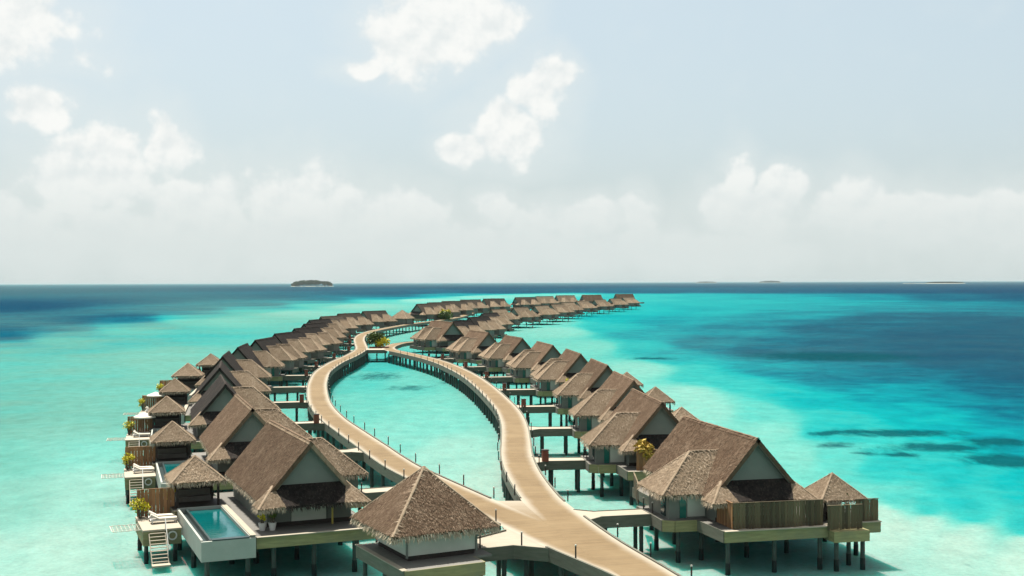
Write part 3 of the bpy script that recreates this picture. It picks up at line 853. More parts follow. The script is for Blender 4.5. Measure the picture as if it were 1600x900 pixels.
def make_villa(s, wings, pool, dens, fringe, piles, main_mat, inner_mat, fine=True, foot=True, deck_front=-2.4):
    """local frame: x*s = towards the open sea, y = along the ridge away from the front gable, z = 0 at the water"""
    t = empty('villa', (0, 0, 0))
    o_, i_ = s, -s
    # --- platform
    if pool:
        poly = [(-4.2, deck_front), (4.5, deck_front), (4.5, 9.9), (8.6, 9.9), (8.6, 15.2), (4.4, 15.2), (4.4, 16.6), (-4.4, 16.6)]
    else:
        poly = [(-3.9, -2.7), (4.2, -2.7), (4.2, -2.0), (8.8, -2.0), (8.8, 19.5), (3.6, 19.5), (3.6, 16.0), (-4.4, 16.0)]
    side = []
    for u0, u1, out in wings:
        side.append((u0, u1, out))
    # jetty-side bulges under the wings
    pl = list(poly)
    for u0, u1, out in sorted(side, reverse=True):
        pl += [(-4.4, u1 + 0.4), (-(out - 0.1), u1 + 0.4), (-(out - 0.1), u0 + 0.2), (-(out - 0.9), u0 - 0.3), (-4.2, u0 - 0.3)]
    pl = [(s * x, y) for x, y in pl]
    d = MB(); d.prism(pl, DECK - 0.12, DECK); d.build('deck', 'deck', t)
    # fascia boards, one for each side of the platform
    n = len(pl)
    area = sum(p[0] * q_[1] - q_[0] * p[1] for p, q_ in zip(pl, pl[1:] + pl[:1]))
    for k in range(n):
        a, b = Vector((*pl[k], 0)), Vector((*pl[(k + 1) % n], 0))
        if (b - a).length < 0.6 or not fine and (b - a).length < 2.5:
            continue
        dd = (b - a).normalized()
        nrm = Vector((dd.y, -dd.x, 0)) * (1 if area > 0 else -1)
        f = MB()
        a2, b2 = a + dd * 0.003 + nrm * 0.035, b - dd * 0.003 + nrm * 0.035
        f.bar((a2.x, a2.y, DECK - 0.40), (b2.x, b2.y, DECK - 0.40), 0.07, 0.84)
        f.build('fascia_board', 'fascia' if nrm.y < -0.5 else 'fascia_grey', t)
        if fine and nrm.y < -0.5 and (b - a).length > 2:
            g = MB(); g.bar((a.x, a.y - 0.10, DECK + 0.016), (b.x, b.y - 0.10, DECK + 0.016), 0.34, 0.05); g.build('edge_board', 'deck_pale', t)
    for x, y in piles:
        pile(t, s * x, y, foot)
    # --- walls
    w = MB(); w.box(s * -3.15, s * 3.15, 0.75, LONG - 0.5, DECK, 5.1); w.build('wall', 'wall', t)
    if fine:
        # front: pale panels between posts, dark glass beside them
        for x0, x1, mt in ((-3.15, -1.35, 'wall'), (-1.25, 1.35, 'panel'), (1.42, 3.15, 'wall')):
            p = MB(); p.box(s * x0, s * x1, 0.60, 0.74, DECK + 0.32, 5.0); p.build('wall_panel', mt, t)
        p = MB(); p.box(s * -3.15, s * 3.15, 0.66, 0.745, DECK, DECK + 0.31); p.build('plinth', 'darkwood', t)
    # gable ends
    for u, nm in ((0.55, 'gable_panel'), (LONG - 0.55, 'gable_panel')):
        g = MB()
        hw = (RIDGE - 5.05) / (RIDGE - EAVE) * HALF - 0.30
        g.add([(-hw, u, 5.05), (hw, u, 5.05), (0, u, RIDGE - 0.40), (-hw, u + 0.1, 5.05), (hw, u + 0.1, 5.05), (0, u + 0.1, RIDGE - 0.40)], [(0, 1, 2), (5, 4, 3), (0, 2, 5, 3), (1, 4, 5, 2), (0, 3, 4, 1)])
        g.build(nm, 'gable', t)
    if fine:
        for sd in (-1, 1):
            g = MB(); g.bar((sd * (HALF - 0.25), 0.12, EAVE - 0.10), (sd * 0.02, 0.12, RIDGE - 0.42), 0.10, 0.20); g.build('barge_board', 'fascia_grey', t)
    # --- main roof: two slopes, each a part
    a, b = (s * HALF, 0, EAVE), (s * HALF, LONG, EAVE)
    c, e = (0, LONG, RIDGE), (0, 0, RIDGE)
    roof_part(t, 'main_roof', [(a, b, c, e)], [(a, b, (s, 0, 0))], [(e, c)], main_mat, dens, fringe, capmat=main_mat, seed=21)
    a, b = (s * -HALF, 0, EAVE), (s * -HALF, LONG, EAVE)
    roof_part(t, 'main_roof', [(a, e, c, b)], [(a, b, (-s, 0, 0))], None, inner_mat, dens, fringe, seed=22)
    # apron roof below the front gable, its dark centre painting the gable's shadow
    tl, tr = (-2.75, 0.50, 5.80), (2.75, 0.50, 5.80)
    bl, br = (-4.15, -1.3, 4.45), (4.15, -1.3, 4.45)
    cl, cr_ = (-4.15, 0.9, 4.42), (4.15, 0.9, 4.42)
    ml, mr = (-2.15, -1.35, 4.55), (2.15, -1.35, 4.55)
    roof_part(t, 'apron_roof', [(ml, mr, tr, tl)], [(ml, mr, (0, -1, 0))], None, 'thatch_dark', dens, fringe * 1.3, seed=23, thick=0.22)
    roof_part(t, 'apron_corner', [(bl, ml, tl), (cl, bl, tl)], [(bl, ml, (0, -1, 0)), (cl, bl, (-1, 0, 0))], [(tl, bl)] if fine else None, 'thatch_tan', dens, fringe * 1.3, seed=24, thick=0.24)
    roof_part(t, 'apron_corner', [(mr, br, tr), (br, cr_, tr)], [(mr, br, (0, -1, 0)), (br, cr_, (1, 0, 0))], [(tr, br)] if fine else None, 'thatch_tan', dens, fringe * 1.3, seed=25, thick=0.24)
    # --- wings towards the boardwalk
    for k, (u0, u1, out) in enumerate(side):
        wing_roof(t, s, u0, u1, out, dens, fringe * 1.2, seed=31 + k)
        w = MB(); w.box(s * -(out - 0.75), s * -3.16, u0 + 0.55, u1 - 0.55, DECK, 4.9); w.build('wing_wall', 'wall', t)
        if fine:
            x1 = out - 0.75
            p = MB(); p.box(s * -(x1 - 0.85), s * -(x1 - 1.35), u0 + 0.49, u0 + 0.549, DECK + 0.05, 4.75); p.build('door', 'tealglass', t)
            p = MB(); p.box(s * -(x1 - 1.45), s * -3.3, u0 + 0.47, u0 + 0.548, DECK + 0.12, 4.75); p.build('wall_panel', 'panel', t)
            p = MB(); p.box(s * -(x1 + 0.06), s * -(x1 + 0.004), u0 + 1.2, u0 + 2.2, DECK + 0.1, 4.6); p.build('window', 'glass', t)
    if pool:
        # plunge pool hung on the sea side
        x0, x1, u0, u1 = 4.62, 8.35, -2.9, 9.8
        q_ = MB()
        q_.box(s * x0, s * x1, u0, u0 + 0.25, 1.45, 2.84); q_.box(s * x0, s * x1, u1 - 0.25, u1, 1.45, 2.97)
        q_.box(s * x0, s * (x0 + 0.42), u0 + 0.25, u1 - 0.25, 1.45, 2.97); q_.box(s * (x1 - 0.16), s * x1, u0 + 0.25, u1 - 0.25, 1.45, 2.92)
        q_.box(s * (x0 + 0.42), s * (x1 - 0.16), u0 + 0.25, u1 - 0.25, 1.45, 1.7)
        pw = q_.build('pool_wall', 'poolwall', t)
        z = MB(); z.box(s * (x0 + 0.43), s * (x1 - 0.75), u0 + 0.03, u0 + 0.55, 2.845, 2.93); z.box(s * (x0 + 0.44), s * (x1 - 0.76), u0 + 0.26, u0 + 0.545, 1.72, 2.842); z.box(s * (x1 - 0.75), s * (x1 - 0.6), u0 + 0.26, u1 - 0.26, 1.72, 2.90); z.box(s * (x1 - 0.6), s * (x1 - 0.17), u0 + 0.26, u1 - 0.26, 1.72, 2.55)
        z.build('dark_tile_edge', 'pooltile', pw)
        z = MB(); z.add([(s * (x0 + 0.43), u0 + 0.56, 2.74), (s * (x1 - 0.76), u0 + 0.56, 2.74), (s * (x1 - 0.76), u1 - 0.26, 2.74), (s * (x0 + 0.43), u1 - 0.26, 2.74)], [(0, 1, 2, 3)] if s > 0 else [(3, 2, 1, 0)])
        z.build('pool_water', 'pool', t)
        if fine:
            z = MB(); z.box(s * (x0 - 0.06), s * (x0 + 0.36), u0 + 0.1, u1, 2.974, 3.03); z.build('pool_coping', 'deck_pale', t)
        # sun deck a step lower, with steps into the sea
        z = MB(); z.box(s * 8.45, s * 11.3, 6.2, 12.0, 2.02, 2.15); z.build('sun_deck', 'deck_pale', t)
        z = MB(); z.box(s * 8.5, s * 11.25, 6.24, 6.34, 0.95, 2.015); z.box(s * 11.14, s * 11.26, 6.345, 11.95, 0.95, 2.015); z.build('sun_deck_skirt', 'fascia', t)
        st = empty('sea_steps', (0, 0, 0)); st.parent = t
        for k in range(9):
            zz = 1.92 - k * 0.215; yy = 5.95 - k * 0.24
            z = MB(); z.box(s * 9.72, s * 10.82, yy, yy + 0.20, zz - 0.05, zz); z.build('tread', 'deck_pale', st)
        z = MB(); z.box(s * 9.62, s * 10.92, 3.3, 3.95, -0.05, 0.08); z.build('landing', 'deck_pale', st)
        for sd in (9.68, 10.86):
            z = MB(); z.bar((s * sd, 6.15, 1.85), (s * sd, 3.9, -0.05), 0.06, 0.16); z.build('stringer', 'deck_pale', st)
        z = MB(); z.bar((s * 9.68, 6.1, 3.0), (s * 9.68, 4.4, 1.3), 0.05, 0.05); z.bar((s * 9.68, 6.1, 2.1), (s * 9.68, 6.1, 3.02), 0.05, 0.05); z.bar((s * 9.68, 4.42, 0.4), (s * 9.68, 4.42, 1.32), 0.05, 0.05); z.build('handrail', 'white', st)
        for x, y in ((11.0, 6.7), (11.0, 11.5), (8.9, 6.7)):
            pile(t, s * x, y, foot, 0.9)
        for x, y in ((5.1, -2.4), (7.9, -2.4), (7.9, 4.0), (5.1, 4.0)):
            pile(t, s * x, y, foot)
        if fine:
            z = MB()
            z.bar((s * 11.3, 7.0, 2.05), (s * 13.4, 7.0, 2.05), 0.04, 0.04); z.bar((s * 11.3, 9.4, 2.05), (s * 13.4, 9.4, 2.05), 0.04, 0.04); z.bar((s * 13.4, 6.98, 2.05), (s * 13.4, 9.42, 2.05), 0.04, 0.04)
            nf = z.build('hammock_frame', 'canvas', t)
            z = MB()
            for k in range(1, 16, 2): z.bar((s * 11.3, 7.0 + k * 0.15, 2.04 - 0.02 * math.sin(k / 16 * math.pi)), (s * 13.4, 7.0 + k * 0.15, 2.04), 0.022, 0.02)
            for k in range(1, 14, 2): z.bar((s * (11.3 + k * 0.15), 7.0, 2.045), (s * (11.3 + k * 0.15), 9.4, 2.045), 0.022, 0.02)
            z.build('net', 'canvas', nf)
    return t


R_PILES = [(-3.5, -2.4), (0.1, -2.4), (3.7, -2.4), (6.4, -1.7), (8.5, 1.0), (8.5, 6.0), (-5.6, 2.0), (-3.6, 2.4), (-5.8, 6.2), (-3.6, 8.0), (0.1, 2.4), (3.7, 3.0), (0.1, 8.0), (-3.6, 13.5), (3.7, 12.0)]
L_PILES = [(3.2, -2.0), (0.3, -2.0), (-2.7, -2.0), (-4.0, 2.0), (0.3, 3.5), (3.4, 3.5), (-4.0, 7.0), (-6.6, 10.5), (-6.6, 14.5), (-3.8, 11.5), (0.3, 9.0), (4.2, 10.4), (8.1, 10.4), (8.1, 14.8), (3.9, 16.0), (-3.9, 16.0)]
FEW = [(-3.5, -1.8), (3.7, -1.8), (-4.0, 6.0), (3.7, 6.0), (-3.6, 13.5), (3.7, 13.5)]
WR1 = [(1.9, 7.5, 6.9)]
WR2 = [(1.9, 7.3, 6.9), (8.6, 13.6, 6.6)]
WL1 = [(9.9, 15.4, 7.2)]
WL2 = [(1.6, 6.4, 7.4), (9.0, 13.8, 7.6)]

PROTO = {
    'R1': make_villa(+1, WR1, False, 22, 11, R_PILES, 'thatch', 'thatch', True),
    'R2': make_villa(+1, WR2, False, 9, 6, R_PILES[:11], 'thatch', 'thatch', True, False),
    'L1': make_villa(-1, WL1, True, 22, 11, L_PILES, 'thatch', 'thatch_tan', True),
    'LD': make_villa(-1, WL1, True, 9, 7, L_PILES, 'thatch_dark', 'thatch_dark', True),
    'LF': make_villa(-1, WL2, False, 3.5, 3.0, FEW, 'thatch_dark', 'thatch_dark', False, False),
    'LM': make_villa(-1, WL2, False, 3.5, 3.0, FEW, 'thatch_mid', 'thatch_mid', False, False),
    'FF': make_villa(-1, WL2, False, 3.5, 3.0, FEW, 'thatch', 'thatch_tan', False, False),
    'FR': make_villa(+1, WR2, False, 3.5, 3.0, FEW, 'thatch', 'thatch_tan', False, False),
}
USED = set()
ORD = ['first', 'second', 'third', 'fourth', 'fifth', 'sixth', 'seventh', 'eighth', 'ninth', 'tenth', 'eleventh', 'twelfth', 'thirteenth', 'fourteenth', 'fifteenth', 'sixteenth', 'seventeenth', 'eighteenth', 'nineteenth', 'twentieth']


def ordw(k):
    """ordinal of a zero-based count"""
    tens = {20: 'twenty', 30: 'thirty', 40: 'forty', 50: 'fifty', 60: 'sixty'}
    if k < 20: return ORD[k]
    n = k + 1
    if n % 10 == 0: return tens[n][:-1] + 'ieth'
    return tens[n - n % 10] + '-' + ORD[n % 10 - 1]


def place_villa(kind, x, y, head, label, group, scale=1.0, name='thatched_villa'):
    t = PROTO[kind]
    if kind in USED:
        t = copy_tree(t)
    USED.add(kind)
    t.name = name
    t.location = (x, y, 0)
    t.rotation_euler = (0, 0, -R(head))
    t.scale = (scale, scale, scale)
    tag(t, label, 'villa', group)
    return t


def frame(x, y, head, s):
    """local (o, u) -> world; o counts towards the sea"""
    h = R(head)
    ux, uy = math.sin(h), math.cos(h)
    rx, ry = math.cos(h), -math.sin(h)
    return lambda o, u: (x + u * ux + s * o * rx, y + u * uy + s * o * ry)


GR, GL = 'villas along the right arm of the boardwalk', 'villas along the left arm of the boardwalk'
RIGHT = [(18.3, 88.0, -12.9, 'R1'), (14.5, 114.4, -5.0, 'R1'), (14.4, 140.0, -4.0, 'R1'), (13.4, 165.8, -5.0, 'R1'), (11.2, 192.7, -6.5, 'R2'), (7.6, 219.6, -10.0, 'R2'), (2.2, 247.5, -14.0, 'R2'), (-5.4, 275.0, -19.0, 'R2')]
LEFT = [(-14.8, 87.0, -23.0, 'L1'), (-24.2, 110.3, -18.8, 'L1'), (-33.1, 136.6, -15.9, 'LD'), (-40.4, 163.4, -12.9, 'LD'), (-46.4, 189.5, -9.5, 'LD'), (-50.0, 215.5, -6.0, 'LD'), (-52.8, 243.0, 4.0, 'LF'), (-54.8, 273.0, 12.0, 'LF'), (-56.0, 304.0, 15.0, 'LF'),
        (-59.5, 338.0, 14.0, 'LF'), (-64.0, 373.0, 16.0, 'LF'), (-66.5, 411.0, 20.0, 'LM'), (-66.0, 448.0, 26.0, 'LM'), (-61.5, 487.0, 32.0, 'LM')]
DESC_R = ['nearest villa of the right row, brown thatched gable above a slatted fence',
          'second villa of the right row, golden shrub at its apron roof corner',
          'third villa from the front in the right row beside the loop',
          'fourth villa from the front in the right row beside the loop',
          'fifth villa from the front in the right row beside the loop',
          'sixth villa from the front in the right row, two tan wings towards the boardwalk',
          'seventh villa from the front in the right row, two tan wings towards the boardwalk',
          'eighth villa from the front in the right row, nearest one before the taller gable']
DESC_L = ['nearest villa of the left row, brown thatched gable behind the pyramid-roofed gazebo',
          'second villa of the left row, last one there with a brown outer roof slope',
          'third villa of the left row, first one with a dark weathered outer roof slope',
          'fourth villa from the front in the left row, dark outer slope and narrow gable',
          'fifth villa from the front in the left row, dark outer roof slope',
          'sixth villa from the front in the left row, dark outer roof slope'] + \
         ['%s villa from the front in the left row, dark roof with two tan wings' % ORD[k] for k in range(6, 14)]
villas_r = [place_villa(k, x, y, h, DESC_R[i], GR) for i, (x, y, h, k) in enumerate(RIGHT)]
villas_l = [place_villa(k, x, y, h, DESC_L[i], GL) for i, (x, y, h, k) in enumerate(LEFT)]
# taller gable at the bend of the right row and the dark roofs behind it
GB = 'villas at the far bend of the right row'
place_villa('R2', -16.0, 322.0, -24.0, 'taller villa with dark gable at the bend, right of the planted cross walk', GB, 1.1)
place_villa('LF', -19.5, 352.0, 26.0, 'dark-roofed villa directly behind the taller gable at the bend', GB)
place_villa('LF', -14.5, 398.0, 24.0, 'second dark roof behind the taller gable at the bend', GB)
place_villa('LF', -11.5, 446.0, 22.0, 'third dark roof behind the taller gable, smallest of the three', GB)
place_villa('FF', -9.0, 508.0, 24.0, 'far villa with broad pale tan roofs at the inner corner of the right lagoon', GB)
GF = 'far villas facing the right lagoon'
FAR_FRONT = [(0.5, 545.0, 26), (11.0, 585.0, 28), (20.5, 628.0, 30), (28.0, 676.0, 32), (39.5, 728.0, 32), (54.0, 780.0, 34), (69.0, 836.0, 36), (84.0, 900.0, 38)]
for i, (x, y, h) in enumerate(FAR_FRONT):
    nm = '%s villa along the far edge of the right lagoon, counted from the bend' % ORD[i]
    if i == 7: nm = 'last villa at the right tip of the far row'
    place_villa('FF', x, y, h, nm, GF)
GK = 'far villas along the back of the reef'
FAR_BACK = [(-46.0, 570.0, 26), (-43.5, 608.0, 30), (-38.5, 650.0, 34), (-30.5, 702.0, 38), (-18.0, 745.0, 42), (2.0, 812.0, 44), (17.0, 862.0, 46), (34.0, 915.0, 50), (56.0, 950.0, 54), (88.0, 1010.0, 60)]
for i, (x, y, h) in enumerate(FAR_BACK):
    nm = '%s villa of the rearmost row, counted from the far pyramid-roofed pavilion' % ORD[i]
    place_villa('LM' if i < 6 else 'FR' if i > 7 else 'FF', x, y, h + 6 + (i * 37 % 11 - 5), nm, GK, 1.16)
for k, t in PROTO.items():
    if k not in USED:
        drop_tree(t)

# ------------------------------------------------------------------ pavilions with pyramid roofs
def make_pavilion(half, eave, apex, dens, fringe, material, fine=True):
    t = empty('pavilion', (0, 0, 0))
    c = [(-half, -half, eave), (half, -half, eave), (half, half, eave), (-half, half, eave)]
    top = (0, 0, apex)
    ev = [(c[k], c[(k + 1) % 4], ((0, -1, 0), (1, 0, 0), (0, 1, 0), (-1, 0, 0))[k]) for k in range(4)]
    roof_part(t, 'roof', [(c[k], c[(k + 1) % 4], top) for k in range(4)], ev, [(top, p) for p in c], material, dens, fringe, seed=41)
    q_ = half - 0.55
    for x, y in ((-q_, -q_), (q_, -q_), (q_, q_), (-q_, q_)):
        p = MB(); p.box(x - 0.09, x + 0.09, y - 0.09, y + 0.09, DECK, eave + 0.1); p.build('post', 'darkwood', t)
    p = MB(); p.box(-q_ + 0.1, q_ - 0.1, q_ - 0.05, q_ + 0.05, DECK, eave - 0.1); p.build('screen', 'darkwood', t)
    if fine:
        p = MB(); p.box(-q_ + 0.2, q_ - 0.2, q_ - 0.95, q_ - 0.1, DECK + 0.02, DECK + 0.45); p.box(-q_ + 0.2, q_ - 0.2, q_ - 0.28, q_ - 0.1, DECK + 0.46, DECK + 0.95); p.build('bench', 'deck', t)
    p = MB(); p.box(-half + 0.2, half - 0.2, -half + 0.2, half - 0.2, DECK + 0.006, DECK + 0.05); p.build('floor', 'darkwood', t)
    return t


pav = make_pavilion(2.15, 4.85, 6.65, 22, 11, 'thatch_tan')
pav_used = False
PAV = []
for i, (x, y, h, k) in enumerate(LEFT[:6]):
    PAV.append((*frame(x, y, h, -1)(6.6, 12.5), h, '%s pyramid-roofed pavilion on the sea side of the left row%s' % (ordw(i), ', beside the plunge pool' if i == 0 else '')))
PAV.append((*frame(*RIGHT[0][:3], 1)(6.2, 0.4), RIGHT[0][2], 'pyramid-roofed pavilion behind the fence of the nearest right villa'))
for i in (1, 2, 3):
    x, y, h, k = RIGHT[i]
    PAV.append((*frame(x, y, h, 1)(5.9, 17.2), h, 'small pyramid roof showing behind the %s villa of the right row' % ORD[i]))
for x, y, h, lb in PAV:
    t = copy_tree(pav) if pav_used else pav
    pav_used = True
    t.name = 'sea_pavilion'
    t.scale = (1.15, 1.15, 1.12) if lb[:5] in ('fifth', 'sixth') else (0.88, 0.88, 0.95) if 'behind the fence' in lb else (1, 1, 1)
    t.location = (x, y, -0.25 if 'behind the fence' in lb else -0.33 if lb[:5] in ('fifth', 'sixth') else 0); t.rotation_euler = (0, 0, -R(h))
    tag(t, lb, 'pavilion', 'pyramid-roofed pavilions of the villas')
big = make_pavilion(4.2, 5.2, 8.9, 4, 4, 'thatch_tan', False)
big.name = 'sea_pavilion'
big.location = (-47.5, 512.0, 0); big.rotation_euler = (0, 0, -R(20))
bm_ = MB(); bm_.box(-3.4, 3.4, -3.4, 3.4, DECK + 0.06, 5.3); bm_.build('wall', 'wall', big)
bm_ = MB(); bm_.box(-4.6, 4.6, -4.6, 4.6, DECK - 0.8, DECK - 0.004); bm_.build('platform', 'fascia_grey', big)
tag(big, 'large far pyramid-roofed pavilion at the end of the left row', 'pavilion')

# gazebo in the foreground
gz = empty('gazebo', (-5.95, 79.4, 0), R(27.5))
hf = 3.78
c = [(-hf, -hf, 4.60), (hf, -hf, 4.60), (hf, hf, 4.60), (-hf, hf, 4.60)]
top = (0, 0, 8.25)
roof_part(gz, 'roof', [(c[k], c[(k + 1) % 4], top) for k in range(4)], [(c[k], c[(k + 1) % 4], ((0, -1, 0), (1, 0, 0), (0, 1, 0), (-1, 0, 0))[k]) for k in range(4)], [(top, p) for p in c], 'thatch', 34, 20, seed=51, thick=0.34)
q_ = MB(); q_.box(-2.42, 2.42, -2.9, 2.42, DECK + 0.32, 5.4); q_.build('wall', 'panel', gz)
q_ = MB(); q_.box(-2.36, 2.36, -2.84, 2.36, DECK + 0.004, DECK + 0.318); q_.build('plinth', 'darkwood', gz)
for x, y in ((-2.46, -2.94), (2.46, -2.94), (2.46, 2.46), (-2.46, 2.46)):
    q_ = MB(); q_.box(x - 0.06, x + 0.06, y - 0.06, y + 0.06, DECK + 0.2, 5.0); q_.build('corner_post', 'wall', gz)
plat = [(-3.6, -5.3), (1.9, -5.3), (1.9, -3.6), (3.3, -3.6), (3.3, 3.2), (-3.6, 3.2)]
q_ = MB(); q_.prism(plat, DECK - 0.14, DECK); q_.build('platform', 'deck', gz)
for a, b, mt in (((-3.6, -5.3), (1.9, -5.3), 'fascia'), ((-3.6, 3.2), (-3.6, -5.3), 'fascia_grey'), ((1.9, -5.3), (1.9, -3.6), 'fascia'), ((3.3, 3.2), (-3.6, 3.2), 'fascia_grey')):
    av, bv = Vector((*a, 0)), Vector((*b, 0)); dd = (bv - av).normalized(); nr = Vector((dd.y, -dd.x, 0)) * 0.035
    q_ = MB(); q_.bar((a[0] + nr.x, a[1] + nr.y, DECK - 0.42), (b[0] + nr.x, b[1] + nr.y, DECK - 0.42), 0.07, 0.86); q_.build('fascia_board', mt, gz)
q_ = MB(); q_.box(-3.75, -3.35, -5.28, 3.2, DECK + 0.004, DECK + 0.05); q_.build('edge_board', 'deck_pale', gz)
for x, y in ((-3.2, -4.8), (-1.0, -4.8), (1.4, -4.8), (-3.2, -1.0), (1.4, -1.0), (-3.2, 2.7), (1.4, 2.7)):
    pile(gz, x, y)
tag(gz, 'foreground gazebo with large pyramid thatch roof beside the boardwalk fork', 'gazebo')

# ------------------------------------------------------------------ foot bridges to the villas
def hit(line, px, py, dx, dy):
    """first crossing of a ray with a line"""
    best = None
    for a, b in zip(line, line[1:]):
        ex, ey = b.x - a.x, b.y - a.y
        den = dx * ey - dy * ex
        if abs(den) < 1e-9: continue
        t = ((a.x - px) * ey - (a.y - py) * ex) / den
        k = ((a.x - px) * dy - (a.y - py) * dx) / den
        if 0 <= k <= 1 and t > 0 and (best is None or t < best): best = t
    return best


POST_ME = MB().cyl(0, 0, 0, 0.86, 0.055, 0.05, 6).mesh('post'); POST_ME.materials.append(M['metal'])
CAP_ME = MB().cyl(0, 0, 0.862, 0.95, 0.075, 0.06, 6).mesh('lamp_cap'); CAP_ME.materials.append(M['lampcap'])


def lamp_post(x, y, label, group):
    o = link('lamp_post', POST_ME); o.location = (x, y, DECK)
    link('lamp_cap', CAP_ME, o)
    tag(o, label, 'lamp post', group)


def bridge(x, y, head, s, o, u, line, label, who, width=2.3, cabinet=None, fine=True):
    fr = frame(x, y, head, s)
    p = Vector((*fr(o, u), 0)); q2 = Vector((*fr(o - 1, u), 0))
    d = (q2 - p).normalized()
    L = hit(line, p.x, p.y, d.x, d.y)
    if L is None or L > 30: return
    t = empty('foot_bridge', (p.x, p.y, 0), math.atan2(d.y, d.x))
    h = width / 2
    z = MB(); z.prism([(-0.3, -h), (L - 1.2, -h), (L + 0.25, -h - 1.1), (L + 0.25, h + 1.1), (L - 1.2, h), (-0.3, h)], DECK - 0.09, DECK - 0.012); z.build('planking', 'deck_pale', t)
    for sd in (-1, 1):
        z = MB(); z.bar((-0.3, sd * (h - 0.05), DECK - 0.42), (L - 1.15, sd * (h - 0.05), DECK - 0.42), 0.12, 0.92); z.bar((L - 1.2, sd * (h - 0.05), DECK - 0.42), (L + 0.1, sd * (h + 1.0), DECK - 0.42), 0.12, 0.92)
        z.build('edge_beam', 'fascia_grey', t)
    for k in ([1.2, L - 1.6] if L < 6.5 else [1.2, L / 2, L - 1.6]):
        for sd in (-0.7, 0.7):
            pile(t, k, sd, False)
    tag(t, label, 'foot bridge', 'foot bridges from the boardwalk to the villas')
    if fine:
        c_, s_ = math.cos(t.rotation_euler.z), math.sin(t.rotation_euler.z)
        for j, (a, b) in enumerate(((0.4, h - 0.12), (0.4, -h + 0.12))):
            lamp_post(p.x + a * c_ - b * s_, p.y + a * s_ + b * c_, 'small lamp post at the %s villa end, %s side of the foot bridge' % (who, ('far', 'near')[j] if s > 0 else ('near', 'far')[j]), 'lamp posts on the foot bridges')
    if cabinet:
        a, b = L - 0.9, (h + 0.25) * (-1 if s < 0 else 1)
        b = h * 0.72 * (-1 if s < 0 else -1)
        b = -(h + 0.05) if s < 0 else (h + 0.05)
        c_, s_ = math.cos(t.rotation_euler.z), math.sin(t.rotation_euler.z)
        e = empty('entrance_cabinet', (p.x + a * c_ - b * s_, p.y + a * s_ + b * c_, DECK), t.rotation_euler.z)
        z = MB(); z.box(-0.32, 0.32, -0.26, 0.26, 0.0, 1.12); z.build('body', 'redwood', e)
        z = MB(); z.box(-0.37, 0.37, -0.31, 0.31, 1.123, 1.19); z.build('lid', 'darkwood', e)
        z = MB(); z.box(-0.27, 0.27, -0.285, -0.262, 0.12, 1.02); z.build('door', 'redwood', e)
        tag(e, cabinet, 'cabinet', 'red-brown cabinets where foot bridges leave the boardwalk')
    return t


for i, (x, y, h, k) in enumerate(RIGHT):
    bridge(x, y, h, 1, -6.3, 5.6, r_out, 'foot bridge from the right arm to the %s villa of the right row' % ORD[i], '%s right' % ORD[i], fine=i < 4, cabinet=None if i in (0, 2) else 'red-brown cabinet at the foot bridge of the %s right villa' % ORD[i])
for i, (x, y, h, k) in enumerate(LEFT[:11]):
    bridge(x, y, h, -1, -6.6, 12.4 if i < 6 else 11.5, l_out, 'foot bridge from the left arm to the %s villa of the left row' % ORD[i], '%s left' % ORD[i], fine=i < 4, cabinet=None if i in (0, 1, 4) else 'red-brown cabinet at the foot bridge of the %s left villa' % ORD[i])
# flared deck joining the gazebo to the walk
gb = empty('foot_bridge', (-1.5, 81.0, 0))
pg = [(-3.1, 78.8), (0.03, 80.25), (2.25, 79.45), (1.3, 83.0), (-0.75, 86.6), (-0.5, 85.0), (-2.5, 82.5), (-3.7, 82.2)]
z = MB(); z.prism([(a + 1.5, b - 81.0) for a, b in pg], DECK - 0.10, DECK - 0.014); z.build('planking', 'deck_pale', gb)
for a, b in (((-3.0, 78.8), (0.03, 80.2)), ((0.03, 80.2), (2.5, 79.2))):
    z = MB(); z.bar((a[0] + 1.5, a[1] - 81.0, DECK - 0.42), (b[0] + 1.5, b[1] - 81.0, DECK - 0.42), 0.12, 0.92); z.build('edge_beam', 'fascia_grey', gb)
z = MB(); z.bar((-2.5 + 1.5, 82.5 - 81, DECK - 0.05), (-0.5 + 1.5, 85.0 - 81, DECK - 0.05), 0.12, 0.3); z.build('edge_beam', 'fascia_grey', gb)
for a, b in ((-2.2, 79.8), (-0.6, 80.6), (0.9, 80.5), (-1.0, 83.5)):
    pile(gb, a + 1.5, b - 81.0, False)
tag(gb, 'flared foot bridge joining the foreground gazebo to the boardwalk', 'foot bridge', 'foot bridges from the boardwalk to the villas')

# ------------------------------------------------------------------ lamp posts along the walk
def post_row(line, inw, pts_y, fmt, group):
    k = 0
    last = None
    for p, t in every(line, 0.1):
        if last is None or (p - last).length >= 6.1:
            if pts_y[0] <= p.y <= pts_y[1] and not any(a <= p.y <= b for a, b in pts_y[2:]):
                s = Vector((t.y, -t.x, 0)) * inw
                lamp_post(p.x + s.x * 0.22, p.y + s.y * 0.22, fmt % ordw(k), group); k += 1
                last = p


